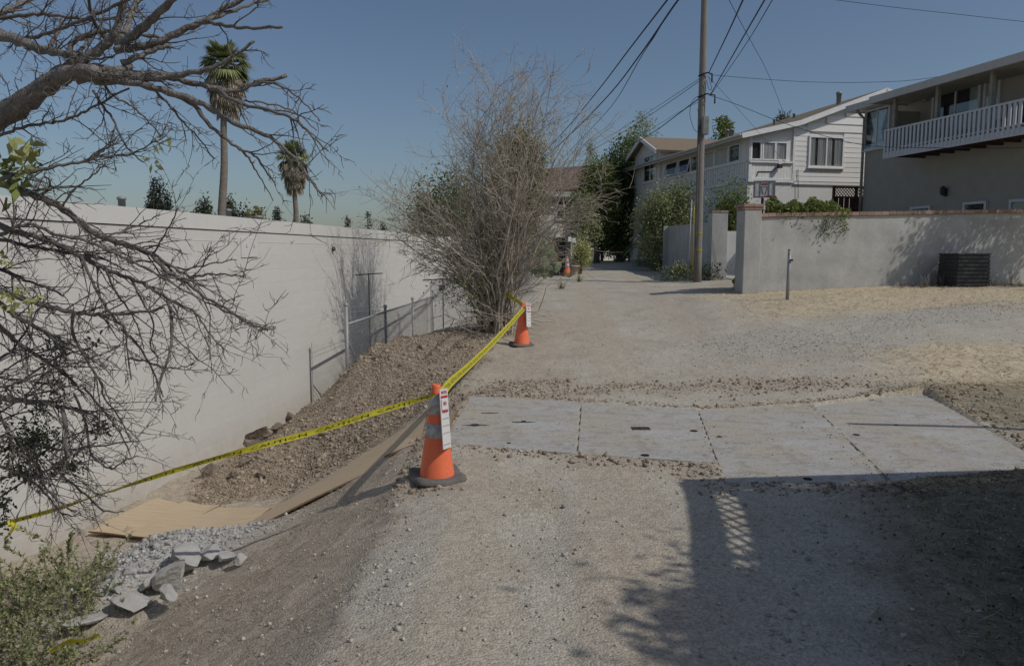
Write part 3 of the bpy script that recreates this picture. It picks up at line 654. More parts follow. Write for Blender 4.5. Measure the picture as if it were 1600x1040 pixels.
# ------------------------------------------------------------------ steel road plates
def plate(pix, label, z, holes, th=.022):
    q = [at_z(px, py, z) for px, py in pix]; c = sum(q, Vector()) / 4
    r = empty("road_plate", (c.x, c.y, z - th), 0, label, "road plate", "steel plates across the lane")
    q = [Vector((p.x - c.x, p.y - c.y, 0)) for p in q]
    mb = MB(); V = [(p.x, p.y, 0) for p in q] + [(p.x, p.y, th) for p in q]
    mb.add(V, [(3, 2, 1, 0), (4, 5, 6, 7), (0, 1, 5, 4), (1, 2, 6, 5), (2, 3, 7, 6), (3, 0, 4, 7)])
    o = mb.build("plate", M['steel_plate'], r, bevel=.004)
    if sum((q[i].x * q[(i + 1) % 4].y - q[(i + 1) % 4].x * q[i].y) for i in range(4)) < 0: o.data.flip_normals()
    for hx, hy, rad in holes:
        p = at_z(hx, hy, z)
        MB().lathe([(rad * 1.5, 0), (rad * 1.5, .003), (rad, .003), (rad * .9, .0015), (0, .0015)], 14).build("lifting_hole", M['plate_hole'], r, (p.x - c.x, p.y - c.y, th))
    return r
A = plate([(692, 691), (900, 708), (906, 628), (736, 618)], "steel road plate beside the taped cone, with two dark oil smears", .012, [(708, 654, .018), (742, 664, .03), (818, 658, .016), (795, 692, .012)])
B = plate([(903, 708), (1120, 722), (1088, 639), (909, 629)], "steel road plate with a small square plug in its middle", .013, [(1084, 673, .024), (1008, 711, .024)])
Cc = plate([(1134, 753), (1388, 753), (1268, 634), (1091, 640)], "plain pale steel road plate, third from the taped cone", .011, [(1262, 748, .022), (1124, 682, .016), (1253, 668, .008)])
D = plate([(1393, 751), (1640, 727), (1445, 614), (1271, 634)], "steel road plate farthest right, crossed by a post's shadow", .013, [(1361, 624, .02), (1338, 679, .02), (1400, 664, .012)])
p = at_z(1001, 669, .014); cB = B.location
MB().box((-.085, -.055, 0), (.085, .055, .004)).lathe([(.016, .004), (.016, .009), (0, .01)], 10).build("plug", M['dark_metal'], B, (p.x - cB.x, p.y - cB.y, .022))
for bx, by, ww, hh in ((765, 645, .12, .02), (745, 664, .16, .022), (818, 659, .15, .02)):
    p = at_z(bx, by, .014)
    MB().prism([(ww * math.cos(t) * (.6 + .4 * RNG.random()), hh * math.sin(t) * (.6 + .5 * RNG.random())) for t in np.linspace(0, 6.28, 15)[:-1]], 'z', 0, .002).build("oil_smear", M['dark_metal'], A, (p.x - A.location.x, p.y - A.location.y, .023))

# ------------------------------------------------------------------ plywood sheets
def ply(corners, label, th=.016, sag=.02):
    c = sum((Vector(p) for p in corners), Vector()) / 4
    r = empty("plywood_sheet", c, 0, label, "plywood", "plywood sheets over the ditch")
    q = [Vector(p) - c for p in corners]; n = (q[1] - q[0]).cross(q[3] - q[0]).normalized()
    if n.z < 0: n = -n
    # gently warped board, grain along its long side
    nu, nv = 12, 6; V = []; F = []
    for s in (0, 1):
        for i in range(nu + 1):
            for j in range(nv + 1):
                u, v = i / nu, j / nv
                p = (q[0] * (1 - u) + q[1] * u) * (1 - v) + (q[3] * (1 - u) + q[2] * u) * v
                p = p + n * (-sag * math.sin(math.pi * u) + .012 * math.sin(5 * u + 3 * v) - s * th); V.append(p)
    w = nv + 1; K = (nu + 1) * w
    for i in range(nu):
        for j in range(nv):
            a = i * w + j; F.append((a, a + w, a + w + 1, a + 1)); F.append((K + a, K + a + 1, K + a + w + 1, K + a + w))
    top = MB().add(V, F, True).build("face", M['plywood'], r)
    e = MB(); E = []
    ring = [i * w for i in range(nu + 1)] + [nu * w + j for j in range(1, w)] + [i * w + nv for i in range(nu - 1, -1, -1)] + [j for j in range(nv - 1, 0, -1)]
    e.add(V, [(ring[i], ring[(i + 1) % len(ring)], K + ring[(i + 1) % len(ring)], K + ring[i]) for i in range(len(ring))]).build("edge", M['ply_edge'], r)
    return r
ply([at_z(138, 829, -.965), at_z(248, 837, -.955), at_z(345, 790, -.955), at_z(246, 777, -.965)], "small plywood sheet lying in the ditch against the white wall")
ply([at_z(203, 836, -.93), at_z(347, 850, -.90), at_z(424, 794, -.90), at_z(288, 782, -.935)], "plywood sheet in the ditch overlapping the one by the wall")
ply([at_z(346, 851, -.885), at_y(655, 694, 6.55), at_y(668, 648, 7.6), at_z(418, 798, -.88)], "long plywood sheet ramping up the slope to the road plates", sag=.005)
ply([at_y(600, 712, 6.45), at_y(700, 668, 6.62), at_y(716, 640, 7.4), at_y(640, 680, 7.2)], "short plywood offcut half under the ramp beside the cone")
# ------------------------------------------------------------------ traffic cones, signs, caution tape
def cone(p, H, label, bands, rz=0.0, tilt=(0, 0)):
    r = empty("traffic_cone", p, rz, label, "traffic cone", "orange traffic cones along the lane edge"); r.rotation_euler = (tilt[0], tilt[1], rz)
    s = H / .71; w = .19 * s; mb = MB(); n = 10; ring = []
    def sq(hw, z, sag):
        out = []
        for k in range(32):
            t = 2 * math.pi * k / 32; c, q = math.cos(t), math.sin(t); e = .32
            x = hw * math.copysign(abs(c) ** e, c); y = hw * math.copysign(abs(q) ** e, q)
            out.append((x, y, z + sag * (abs(x * y) / (hw * hw)) * .035 * s)); 
        return out
    L = [sq(w * .99, 0, .8), sq(w, .01 * s, .8), sq(w * .97, .035 * s, .9), sq(w * .72, .042 * s, .3)]
    L.append([(.13 * s * math.cos(2 * math.pi * k / 32), .13 * s * math.sin(2 * math.pi * k / 32), .045 * s) for k in range(32)])
    V = [q for l in L for q in l]; F = [(i * 32 + k, i * 32 + (k + 1) % 32, (i + 1) * 32 + (k + 1) % 32, (i + 1) * 32 + k) for i in range(len(L) - 1) for k in range(32)]
    F.append(tuple(range(32))[::-1]); mb.add(V, F, True).build("base", M['cone_rubber'], r)
    def rad(z): return (.128 + (.030 - .128) * (z - .04) / (.71 - .04)) * s
    prof = [(rad(.04), .04 * s), (rad(.1), .1 * s), (rad(.35), .35 * s), (rad(.6), .6 * s), (rad(.69), .69 * s), (rad(.70), .71 * s), (rad(.7) * .7, .712 * s), (rad(.7) * .65, .66 * s), (rad(.7) * .65, .5 * s)]
    MB().lathe(prof, 36).build("body", M['orange_cone'], r)
    for z0, z1 in bands:
        MB().lathe([(rad(z0) + .0005, z0 * s), (rad(z0) + .003, z0 * s), (rad(z1) + .003, z1 * s), (rad(z1) + .0005, z1 * s)], 36).build("reflective_band", M['reflective'], r)
    return r
c1p = at_z(683, 742, .0); c1 = Vector((c1p.x, c1p.y, gz(c1p.x, c1p.y) - .005))
H1 = at_y(687, 600, c1.y).z - c1.z
cone(c1, H1, "nearest orange traffic cone with a white notice and caution tape tied on", [(.33, .43), (.50, .635)], .35, (0, 0))
c2p = at_y(815, 533, 12.4); c2 = Vector((c2p.x, 12.4, gz(c2p.x, 12.4) - .01)); H2 = at_y(820, 472, 12.4).z - c2.z
cone(c2, H2, "orange traffic cone beside the bare bush, holding the tape's far end", [(.53, .64)], .2, (0, .03))
c3p = at_y(886, 430, 27.5); c3 = Vector((c3p.x, 27.5, gz(c3p.x, 27.5) - .01)); H3 = at_y(887, 401, 27.5).z - c3.z
cone(c3, H3, "distant traffic cone with two pale bands by the flower pots", [(.32, .46), (.5, .63)], .1)

def notice(p, rz, w, h, label, tilt):
    r = empty("notice_board", p, rz, label, "notice", "white notices hung on the cones"); r.rotation_euler = (tilt[0], tilt[1], rz)
    MB().box((-w / 2, -.0025, -h), (w / 2, .0025, 0)).build("sheet", M['sign_white'], r)
    def put(s, size, x, z, m, bold=0.0, rot=0):
        me = text_mesh(s, size, 'CENTER', bold); return tag(link("lettering", me, m, r, (x, -.0045, z), (math.pi / 2, rot, 0)), kind='stuff')
    put("NOTICE", w * .19, 0, -h * .085, M['sign_red'], .001)
    MB().box((-w * .42, -.0045, -h * .155), (w * .42, -.0035, -h * .115)).build("red_bar", M['sign_red'], r)
    put("NO", w * .26, w * .05, -h * .28, M['sign_red'], .001)
    MB().box((-w * .42, -.0045, -h * .37), (-w * .36, -.0035, -h * .17)).build("red_bar", M['sign_red'], r)
    put("PARKING", w * .185, 0, -h * .40, M['sign_red'], .0012)
    for f in (.50, .62, .74, .93): MB().box((-w * .42, -.0045, -h * f - .002), (w * .42, -.0035, -h * f + .002)).build("rule_line", M['sign_line'], r)
t1 = c1 + Vector((.085, -.05, H1 - .005))
q = at_y(692.5, 607, c1.y - .04); notice(q, math.radians(75), .165, .435, "white notice with red heading hanging on the nearest cone", (math.radians(-6), math.radians(7)))
q = at_y(825.5, 473, c2.y - .05); notice(q, math.radians(62), .165, .40, "white notice with red heading hanging on the second cone", (math.radians(-5), math.radians(7)))

def tape(path, width, twist, label, text=True, name="caution_tape", n=160, wob=0.0):
    pts = ipath(path, n); L = [0]
    for i in range(1, n): L.append(L[-1] + (pts[i] - pts[i - 1]).length)
    o0 = pts[0].copy(); r = empty(name, o0, 0, label, "caution tape")
    SD, NN = [], []
    for i in range(n):
        d = (pts[min(i + 1, n - 1)] - pts[max(i - 1, 0)]).normalized(); up = Vector((0, 0, 1)); s = (up - d * up.dot(d)).normalized(); b = d.cross(s)
        a = twist(L[i]) if callable(twist) else twist
        sd = s * math.cos(a) + b * math.sin(a); SD.append(sd); NN.append(d.cross(sd))
    V = []
    for i in range(n):
        w = width * (1 + wob * math.sin(L[i] * 17) * .5)
        for t in (-.5, 0, .5): V.append(pts[i] - o0 + SD[i] * (w * t) + NN[i] * (.006 * (abs(t) > .1)))
    F = [(i * 3 + j, i * 3 + j + 1, (i + 1) * 3 + j + 1, (i + 1) * 3 + j) for i in range(n - 1) for j in (0, 1)]
    MB().add(V, F, True).build("ribbon", M['tape_yellow'], r)
    if text:
        me = text_mesh("CAUTION  " * max(1, int(L[-1] / .42)), width * .70, 'LEFT', .0)
        X = np.zeros(len(me.vertices) * 3); me.vertices.foreach_get("co", X); X = X.reshape(-1, 3)
        sc_ = L[-1] / max(X[:, 0].max(), 1e-6) * .98; Larr = np.array(L)
        for side in (1, -1):
            out = np.zeros_like(X)
            for k in range(len(X)):
                sv = X[k, 0] * sc_ if side > 0 else L[-1] - X[k, 0] * sc_
                i = min(max(int(np.searchsorted(Larr, sv)) - 1, 0), n - 2); f = (sv - L[i]) / (L[i + 1] - L[i] + 1e-9)
                c = pts[i].lerp(pts[i + 1], f); out[k] = c - o0 + SD[i].lerp(SD[i + 1], f) * (X[k, 1] - width * .28) + NN[i].lerp(NN[i + 1], f) * (.008 * side if abs(X[k, 1]) else .008 * side)
            m2 = me.copy(); m2.vertices.foreach_set("co", out.ravel()); m2.update(); tag(link("lettering", m2, M['tape_black'], r), kind='stuff')
    return r
ax = c1 + Vector((0, 0, H1 - .06))
tp = [at_y(-60, 834, 4.45), at_y(0, 818, 4.55), at_y(85, 795, 4.62), at_y(165, 768, 4.7), at_y(330, 717, 4.88), at_y(480, 677, 5.05), at_y(600, 640, 5.2), at_y(681, 615, c1.y - .045)]
tape(tp, .040, lambda s: .35 + .55 * math.sin(s * 2.1) + .25 * math.sin(s * 8.3 + 1), "yellow caution tape sagging from the nearest cone to the left shrub")
tp = [at_y(692, 612, c1.y + .01), at_y(705, 596, 5.9), at_y(735, 569, 7.4), at_y(770, 535, 9.3), at_y(800, 503, 11.2), at_y(819, 481, 12.36)]
tape(tp, .062, lambda s: -.75 + .2 * math.sin(s * .8), "yellow caution tape stretched between the two cones")
tape([at_y(818, 480, 12.42), at_y(808, 470, 12.9), at_y(795, 462, 13.3), at_y(786, 455, 13.6)], .06, .4, "short end of caution tape from the second cone into the bush", True, n=40)
tape([at_y(16, 812, 4.55), at_y(20, 822, 4.54), at_y(12, 834, 4.53), at_y(8, 842, 4.53)], .05, 1.2, "knotted end of caution tape dangling from the left shrub", False, n=24, wob=.4)
tape([at_z(80, 1046, -.80) + Vector((0, 0, .12)), at_z(110, 1032, -.80) + Vector((0, 0, .13)), at_z(135, 1026, -.78) + Vector((0, 0, .11)), at_z(157, 1014, -.75) + Vector((0, 0, .10))], .06, .7, "loose scrap of yellow tape on the ground at bottom left", False, n=30, wob=.3)

# ------------------------------------------------------------------ concrete chunks, boulders of clay
def rock(name, p, size, label, cat, m, rng, group=None, rot=0.0, rough=.22):
    V = [Vector(v) for v in ICO_V]; F = [tuple(f) for f in ICO_F]
    for _ in range(2):
        cache = {}; nf = []
        def mid(a, b):
            k = (min(a, b), max(a, b))
            if k not in cache: V.append(((V[a] + V[b]) / 2).normalized()); cache[k] = len(V) - 1
            return cache[k]
        for a, b, c in F:
            x, y, z = mid(a, b), mid(b, c), mid(c, a); nf += [(a, x, z), (b, y, x), (c, z, y), (x, y, z)]
        F = nf
    pl = [(Vector((rng.gauss(0, 1), rng.gauss(0, 1), rng.gauss(0, 1))).normalized(), rng.uniform(.28, .62)) for _ in range(8)]
    W = []
    for v in V:
        q = v.copy()
        for n, d in pl:
            k = q.dot(n)
            if k > d: q -= n * (k - d)
        q *= 1 + rng.uniform(-rough, rough) * .25; W.append((q.x * size[0], q.y * size[1], q.z * size[2]))
    o = MB().add(W, F).build(name, m, None, p, (rng.uniform(-.3, .3), rng.uniform(-.3, .3), rot)); return tag(o, label, cat, group)
rr = random.Random(11)
def rock_px(name, px, py, z, wpx, hpx, label, cat, m, group, depth=.8):
    p = at_z(px, py, z); k = p.y / FPX
    return rock(name, p + Vector((0, 0, hpx * k * .12)), (wpx * k * .88, wpx * k * .8 * depth, hpx * k * .85), label, cat, m, rr, group, rr.uniform(0, 3))
G = "broken concrete lumps below the plywood"
for px, py, z, w, h, l in ((272, 905, -.72, 44, 44, "tilted pale concrete slab piece in the middle of the rubble"), (285, 876, -.68, 46, 26, "rounded concrete lump on top of the rubble heap"), (205, 900, -.78, 30, 34, "thin upright concrete shard left in the rubble"),
                           (228, 915, -.76, 34, 20, "dark undersided concrete lump low in the rubble"), (355, 872, -.66, 26, 14, "small concrete lump at the right end of the rubble"), (372, 878, -.64, 18, 16, "smallest concrete lump farthest right in the rubble"),
                           (262, 928, -.70, 38, 16, "flat concrete lump at the lower edge of the rubble"), (205, 935, -.78, 52, 20, "broad pale concrete slab at the front of the rubble"), (130, 968, -.85, 50, 14, "low concrete slab half under the green shrub"), (330, 865, -.66, 30, 14, "concrete lump bedded in gravel right of the heap"),
                           (180, 920, -.80, 36, 18, "concrete lump touching the shrub's right side")):
    rock_px("concrete_lump", px, py, z, w, h, l, "rubble", M['concrete_chunk'], G)
G = "large clay clods on the mound's crest"
for px, py, Y, w, h, l in ((410, 678, 9.3, 36, 34, "largest dark clay clod at the mound's left crest"), (455, 655, 9.8, 20, 20, "clay clod standing alone above the largest one"), (398, 690, 9.1, 26, 18, "clay clod just below the largest one"), (432, 672, 9.5, 20, 14, "clay clod right of the largest one"),
                           (378, 706, 8.9, 10, 9, "small clay clod left of the others by the tape"), (332, 754, 8.45, 28, 22, "clay clod at the mound's lower left foot"), (386, 745, 8.5, 16, 14, "round clay clod on the mound's lower face"), (592, 592, 11.3, 14, 9, "small clay clod high on the mound"), (365, 770, 8.2, 14, 12, "clay clod just above the plywood in the ditch"), (408, 772, 8.15, 17, 13, "pale clay clod by the corner of the ramp sheet")):
    p = at_y(px, py, Y); zz = gz(p.x, Y); k = Y / FPX
    rock("clay_clod", Vector((p.x, Y, max(zz + h * k * .3, p.z - .02))), (w * k * .72, w * k * .6, h * k * .75), l, "clod", M['clod_dark'], rr, G, rr.uniform(0, 3), .5)
# half buried concrete kerb by the second cone
q = [at_z(835, 492, .16), at_z(862, 488, .17), at_z(858, 452, .33), at_z(842, 456, .33)]
tag(MB().slab(q, .1).build("kerb", M['concrete_chunk'], bevel=.02), "half buried concrete strip behind the second cone", kind='structure')

# ------------------------------------------------------------------ bollard, compost bin
p = at_y(1230, 466, 15.5); zb = gz(p.x, 15.5)
b0 = empty("pipe_bollard", (p.x, 15.5, zb), 0, "grey steel pipe post standing in dry grass before the concrete wall", "post")
hb = at_y(1233, 391, 15.5).z - zb
MB().tube([(0, 0, -.1), (.015, 0, hb)], .036, 14).build("pipe", M['galvanised'], b0); MB().lathe([(.03, -.01), (.038, 0), (.038, .02), (0, .03)], 14, (.015, 0, hb)).build("cap", M['galvanised'], b0)
MB().box((.015, -.06, hb * .78), (.07, -.03, hb * .82)).build("clip", M['dark_metal'], b0)
p = at_y(1509, 449, 17.55); zb = gz(p.x, 17.9) - .02
bn = empty("compost_bin", (p.x + .16, 17.95, zb), math.radians(0), "black ribbed plastic compost bin against the concrete wall", "compost bin")
bh, bw = .78, .40
MB().add([(-bw, -bw, 0), (bw, -bw, 0), (bw, bw, 0), (-bw, bw, 0), (-bw * .93, -bw * .93, bh), (bw * .93, -bw * .93, bh), (bw * .93, bw * .93, bh), (-bw * .93, bw * .93, bh)],
         [(0, 1, 5, 4), (1, 2, 6, 5), (2, 3, 7, 6), (3, 0, 4, 7), (4, 5, 6, 7)]).build("body", M['black_plastic'], bn)
for i in range(8):
    z = .06 + i * .092; f = 1 - .07 * z / bh
    for s in range(2):
        e = bw * f
        a, c = ((-e, -e - .03, z), (e, -e - .03, z + .055)) if s == 0 else ((-e - .014, -e, z), (-e - .014, e, z + .06))
        MB().box(a, (c[0], a[1] + .04, c[2]) if s == 0 else (a[0] + .02, c[1], c[2])).build("slat", M['black_plastic'], bn)
MB().box((-bw, -bw, bh), (bw, bw, bh + .04)).build("lid", M['black_plastic'], bn, bevel=.012)
# small yellow diamond marker by the gate
p = at_y(1147, 441, 18.6); z0 = gz(p.x, 18.6)
mk = empty("marker_stake", (p.x, 18.6, z0), 0, "small yellow diamond marker on a stake by the gate pillar", "marker")
MB().tube([(0, 0, -.05), (0, 0, .12)], .012, 6).build("stake", M['wood_weathered'], mk)
MB().prism([(-.07, .2), (0, .11), (.07, .2), (0, .3)], 'y', -.015, -.005).build("diamond", M['yellow_plastic'], mk)
# ------------------------------------------------------------------ concrete garden walls and gate pillars
def brick_row(parent, p0, p1, w, h, L, gap=.01, mat_=None, name="brick", off=0.0):
    """bricks laid end to end from p0 to p1 (parent's axes), sharing one mesh"""
    d = Vector(p1) - Vector(p0); n = max(1, int(round(d.length / L))); step = d.length / n
    me = MB().box((gap / 2, -w / 2, 0), (step - gap / 2, w / 2, h)); base = None
    yaw = math.atan2(d.y, d.x); pitch = -math.atan2(d.z, math.hypot(d.x, d.y))
    for i in range(n):
        p = Vector(p0) + d * (i / n)
        jit = Vector((0, RNG.uniform(-.006, .006), RNG.uniform(-.004, .004)))
        if base is None: base = me.build(name, M['brick'], parent, p + jit, (0, pitch, yaw)); o = base
        else: o = link(name, base.data, None, parent, p + jit, (0, pitch, yaw + RNG.uniform(-.012, .012)))
WA = Vector((5.87, 17.72, 0)); wd = (Vector((15.5, 19.45, 0)) - WA); wl = wd.length; wa = math.atan2(wd.y, wd.x)
fw = Frame(WA, wa)
zl = fw.hit(1194, 340, 1, 0).z; zr = fw.hit(1600, 333, 1, 0); zt0, zt1 = zl, zl + (zr.z - zl) * wl / zr.x
gw = empty("garden_wall", WA, wa, "long grey rendered concrete wall with a brick coping", "wall")
nseg = 14; mb = MB()
V = []; F = []
for i in range(nseg + 1):
    t = i / nseg * wl; zt_ = zt0 + (zt1 - zt0) * i / nseg
    for y in (0, .2): V += [(t, y, .2), (t, y, zt_)]
for i in range(nseg):
    a = i * 4; b = a + 4; F += [(a, b, b + 1, a + 1), (a + 3, b + 3, b + 2, a + 2), (a + 1, b + 1, b + 3, a + 3)]
F += [(0, 1, 3, 2), (nseg * 4, nseg * 4 + 2, nseg * 4 + 3, nseg * 4 + 1)]
mb.add(V, F).build("rendered_face", M['concrete'], gw)
MB().add([(0, -.03, zt0 + .003), (wl, -.03, zt1 + .003), (wl, .23, zt1 + .003), (0, .23, zt0 + .003), (0, -.03, zt0 + .014), (wl, -.03, zt1 + .014), (wl, .23, zt1 + .014), (0, .23, zt0 + .014)], [(0, 1, 2, 3), (4, 5, 6, 7), (0, 1, 5, 4), (2, 3, 7, 6)]).build("mortar_bed", M['mortar'], gw)
brick_row(gw, (0, .1, zt0 + .014), (wl, .1, zt1 + .014), .29, .085, .20)
def pillar(name, px0, px1, py_top, Y, depth, label, bricks=2, rz=0.0):
    a = at_y(px0, py_top, Y); b = at_y(px1, py_top, Y); w = b.x - a.x; z0 = gz(a.x, Y) - .15
    r = empty(name, (a.x, Y, z0), rz, label, "gate pillar", "concrete gate pillars"); h = a.z - z0
    hb = h - bricks * .075
    MB().box((0, 0, 0), (w, depth, hb)).build("shaft", M['concrete'], r, bevel=.012)
    for k in range(bricks):
        ov = .015 + .025 * k; z = hb + .004 + k * .075
        n = 3
        for row in range(n):
            y = -ov + (depth + 2 * ov) * (row + .5) / n
            brick_row(r, (-ov, y, z), (w + ov, y, z), (depth + 2 * ov) / n - .01, .066, .22)
    return r
pillar("gate_pillar", 1164.5, 1192.5, 318, 17.5, .46, "nearer concrete gate pillar capped with two brick courses", 2, math.radians(7))
pillar("gate_pillar", 1113, 1138, 328.5, 23.0, .45, "farther concrete gate pillar with a thin brick cap, behind the pole", 1)
# side wall running away behind the utility pole
s0 = Vector((6.30, 23.45, 0)); s1v = Vector((6.42, 30.6, 0)); d = s1v - s0
sw = empty("side_wall", s0, math.atan2(d.y, d.x), "stained concrete wall receding behind the utility pole", "wall")
za, zb_ = at_y(1108, 347, 23.45).z, at_y(1041, 353, 30.6).z
MB().add([(0, -.0, .4), (d.length, 0, .4), (d.length, -.18, .4), (0, -.18, .4), (0, 0, za), (d.length, 0, zb_), (d.length, -.18, zb_), (0, -.18, za)], [(0, 1, 5, 4), (2, 3, 7, 6), (1, 2, 6, 5), (3, 0, 4, 7), (4, 5, 6, 7)]).build("rendered_face", M['concrete'], sw)
ret = empty("return_wall", (6.42, 30.6, .4), 0, "short end of the stained wall facing the lane's far bend", "wall")
MB().box((-.18, 0, 0), (3.2, .18, zb_ - .4)).build("rendered_face", M['concrete'], ret)
dv = empty("driveway_wall", (6.9, 26.2, .5), 0, "pale low wall seen through the gate opening", "wall")
MB().box((0, 0, 0), (3.6, .2, at_y(1150, 361, 26.2).z - .5)).build("rendered_face", M['stucco_white'], dv)
tag(MB().slab([(6.7, 18.6, .79), (9.5, 18.9, .85), (9.5, 26, .92), (6.9, 26, .9)], .06).build("driveway", M['concrete']), "concrete driveway behind the gate opening", kind='structure')

# ------------------------------------------------------------------ utility pole and wires
pb = at_y(1089.5, 437, 22.4); zg = gz(pb.x, 22.4)
pole = empty("utility_pole", (pb.x, 22.4, zg), 0, "tall weathered wooden utility pole with a grey box and yellow bands", "utility pole")
ptop = at_y(1101, 0, 22.4); lean = (ptop.x - pb.x) / (ptop.z - zg); PH = 11.5
def pole_x(z): return pb.x + lean * (z - zg)
MB().tube([(lean * h - (.0), 0, h) for h in np.linspace(-.3, PH, 12)], list(np.linspace(.122, .088, 12)), 14).build("shaft", M['wood_pole'], pole)
for py in (366.5, 392.5):
    z = at_y(1089, py, 22.4).z - zg; MB().lathe([(.121, 0), (.124, .01), (.124, .05), (.121, .06)], 18, (lean * z, 0, z)).build("yellow_band", M['yellow_plastic'], pole)
a, b = at_y(1096, 211, 22.24), at_y(1106, 183, 22.24)
MB().box((a.x - pb.x, -.33, a.z - zg), (b.x - pb.x, -.12, b.z - zg)).build("equipment_box", M['box_grey'], pole, bevel=.012)
for py, l in ((118, .25), (151, .35)):
    z = at_y(1100, py, 22.4).z - zg; MB().tube([(lean * z - .16, -.13, z - .05), (lean * z + .1, -.14, z + .05), (lean * z + l, -.1, z + .02), (lean * z + l, -.1, z - .22)], .022, 6).build("bracket", M['wire'], pole)
cz = [at_y(x, y, 22.25) for x, y in ((1092, 150), (1082, 158), (1078, 180), (1086, 204), (1094, 200), (1090, 170))]
MB().tube([p - Vector((pb.x, 22.4, zg)) for p in ipath(cz, 24)], .007, 4).build("cable_loop", M['wire'], pole)
cz = [at_y(x, y, 22.25) for x, y in ((1107, 120), (1112, 138), (1108, 140), (1103, 128), (1100, 190))]
MB().tube([p - Vector((pb.x, 22.4, zg)) for p in ipath(cz, 24)], .007, 4).build("cable_loop", M['wire'], pole)
z0 = at_y(1089, 410, 22.4).z - zg
MB().tube([(-.12, -.16, 0), (-.11 + lean * 3, -.15, 3.4), (-.1 + lean * 4.6, -.14, 4.6)], .025, 8).build("conduit", M['wood_weathered'], pole)
def guy(x0, y0, x1, y1, Y, m, rad, label):
    a, b = at_y(x0, y0, Y), at_y(x1, y1, Y); g = empty("leaning_rod", (a.x, Y, gz(a.x, Y)), 0, label, "rod")
    MB().tube([(0, 0, -.05), (b.x - a.x, .02, b.z - gz(a.x, Y))], rad, 8).build("shaft", m, g)
    return g
guy(1074, 424, 1081, 312, 22.9, M['galvanised'], .022, "grey metal rod leaning against the wall beside the pole")
guy(1081, 422, 1085, 321, 22.7, M['yellow_plastic'], .015, "yellow plastic guy guard beside the pole")
wire_n = [0]
def wire(pix, Ys, rad, label, n=30):
    pts = [at_y(x, y, Y) for (x, y), Y in zip(pix, Ys)]; P = ipath(pts, n); o = P[0].copy()
    tag(MB().tube([p - o for p in P], rad, 5).build("overhead_wire", M['wire'], None, o), label, "wire", "overhead wires")
wire([(1062, -25), (1043, 0), (985, 75), (930, 147), (875, 212), (800, 290)], [13, 14, 19, 26, 35, 52], .017, "thick black cable, leftmost of those slanting down behind the bush")
wire([(1075, -20), (1060, 0), (1045, 21), (1000, 86), (950, 150), (885, 216), (820, 275)], [13, 14, 15, 19.5, 26, 36, 50], .019, "thick black cable second from left slanting down behind the bush")
wire([(1060, 0), (1043, 23), (1022, 58), (1000, 92), (960, 160), (920, 205), (880, 246)], [14, 15, 17, 19.5, 27, 36, 48], .011, "thin black cable splitting from the thick one above the bush")
wire([(1170, -20), (1161, 0), (1135, 57), (1107, 115)], [9, 10.5, 15.5, 22.3], .013, "black cable rising right from the pole's upper bracket")
wire([(1207, -20), (1195, 0), (1150, 78), (1109, 150)], [9, 10.5, 15.5, 22.3], .012, "black cable rising right from the pole's lower bracket")
wire([(1218, -18), (1207, 0), (1165, 70), (1118, 138), (1109, 150)], [9.5, 10.5, 15, 21, 22.3], .007, "thin cable just right of the lower bracket's thick cable")
wire([(1133, -14), (1139, 0), (1168, 55), (1200, 115), (1225, 178), (1232, 194)], [13, 14, 18, 23, 28.5, 30.6], .006, "thin wire dropping steeply to the white house's roof corner")
wire([(1108, 117), (1180, 123), (1260, 128), (1340, 129), (1420, 126), (1490, 116), (1540, 106)], [22.3, 22.5, 22.8, 23, 23.2, 23.3, 23.4], .007, "sagging wire from the pole to the olive house's eave")
wire([(1109, 149), (1150, 163), (1235, 196), (1345, 226), (1450, 231), (1600, 231), (1700, 222)], [22.2, 22.2, 22, 21.4, 21, 20, 19], .008, "wire sagging right from the pole across the houses")
wire([(1105, 118), (1150, 167), (1190, 212), (1245, 275)], [22.3, 25, 27.5, 31.4], .005, "thin slanting wire from the pole to the white house's wall")
wire([(1096, 121), (1060, 145), (1000, 184), (950, 214), (900, 243), (860, 262)], [22.3, 26, 33, 40, 50, 60], .008, "upper thin wire going left from the pole")
wire([(1095, 125), (1060, 150), (1000, 190), (950, 221), (905, 246)], [22.3, 26, 33, 40, 52], .010, "lower thin wire going left from the pole")
wire([(1095, 152), (1060, 178), (1022, 206), (990, 224), (940, 247)], [22.3, 26, 33, 40, 50], .016, "dark cable going left from the pole's lower bracket")
wire([(1094, 158), (1060, 176), (1022, 199), (990, 218)], [22.3, 26, 33, 40], .006, "thin cable above the dark one left of the pole")
wire([(1250, -8), (1305, 0), (1400, 12), (1500, 23), (1600, 34), (1700, 42)], [18, 18, 18, 18, 18, 18], .006, "lone thin wire across the top right corner of the sky")

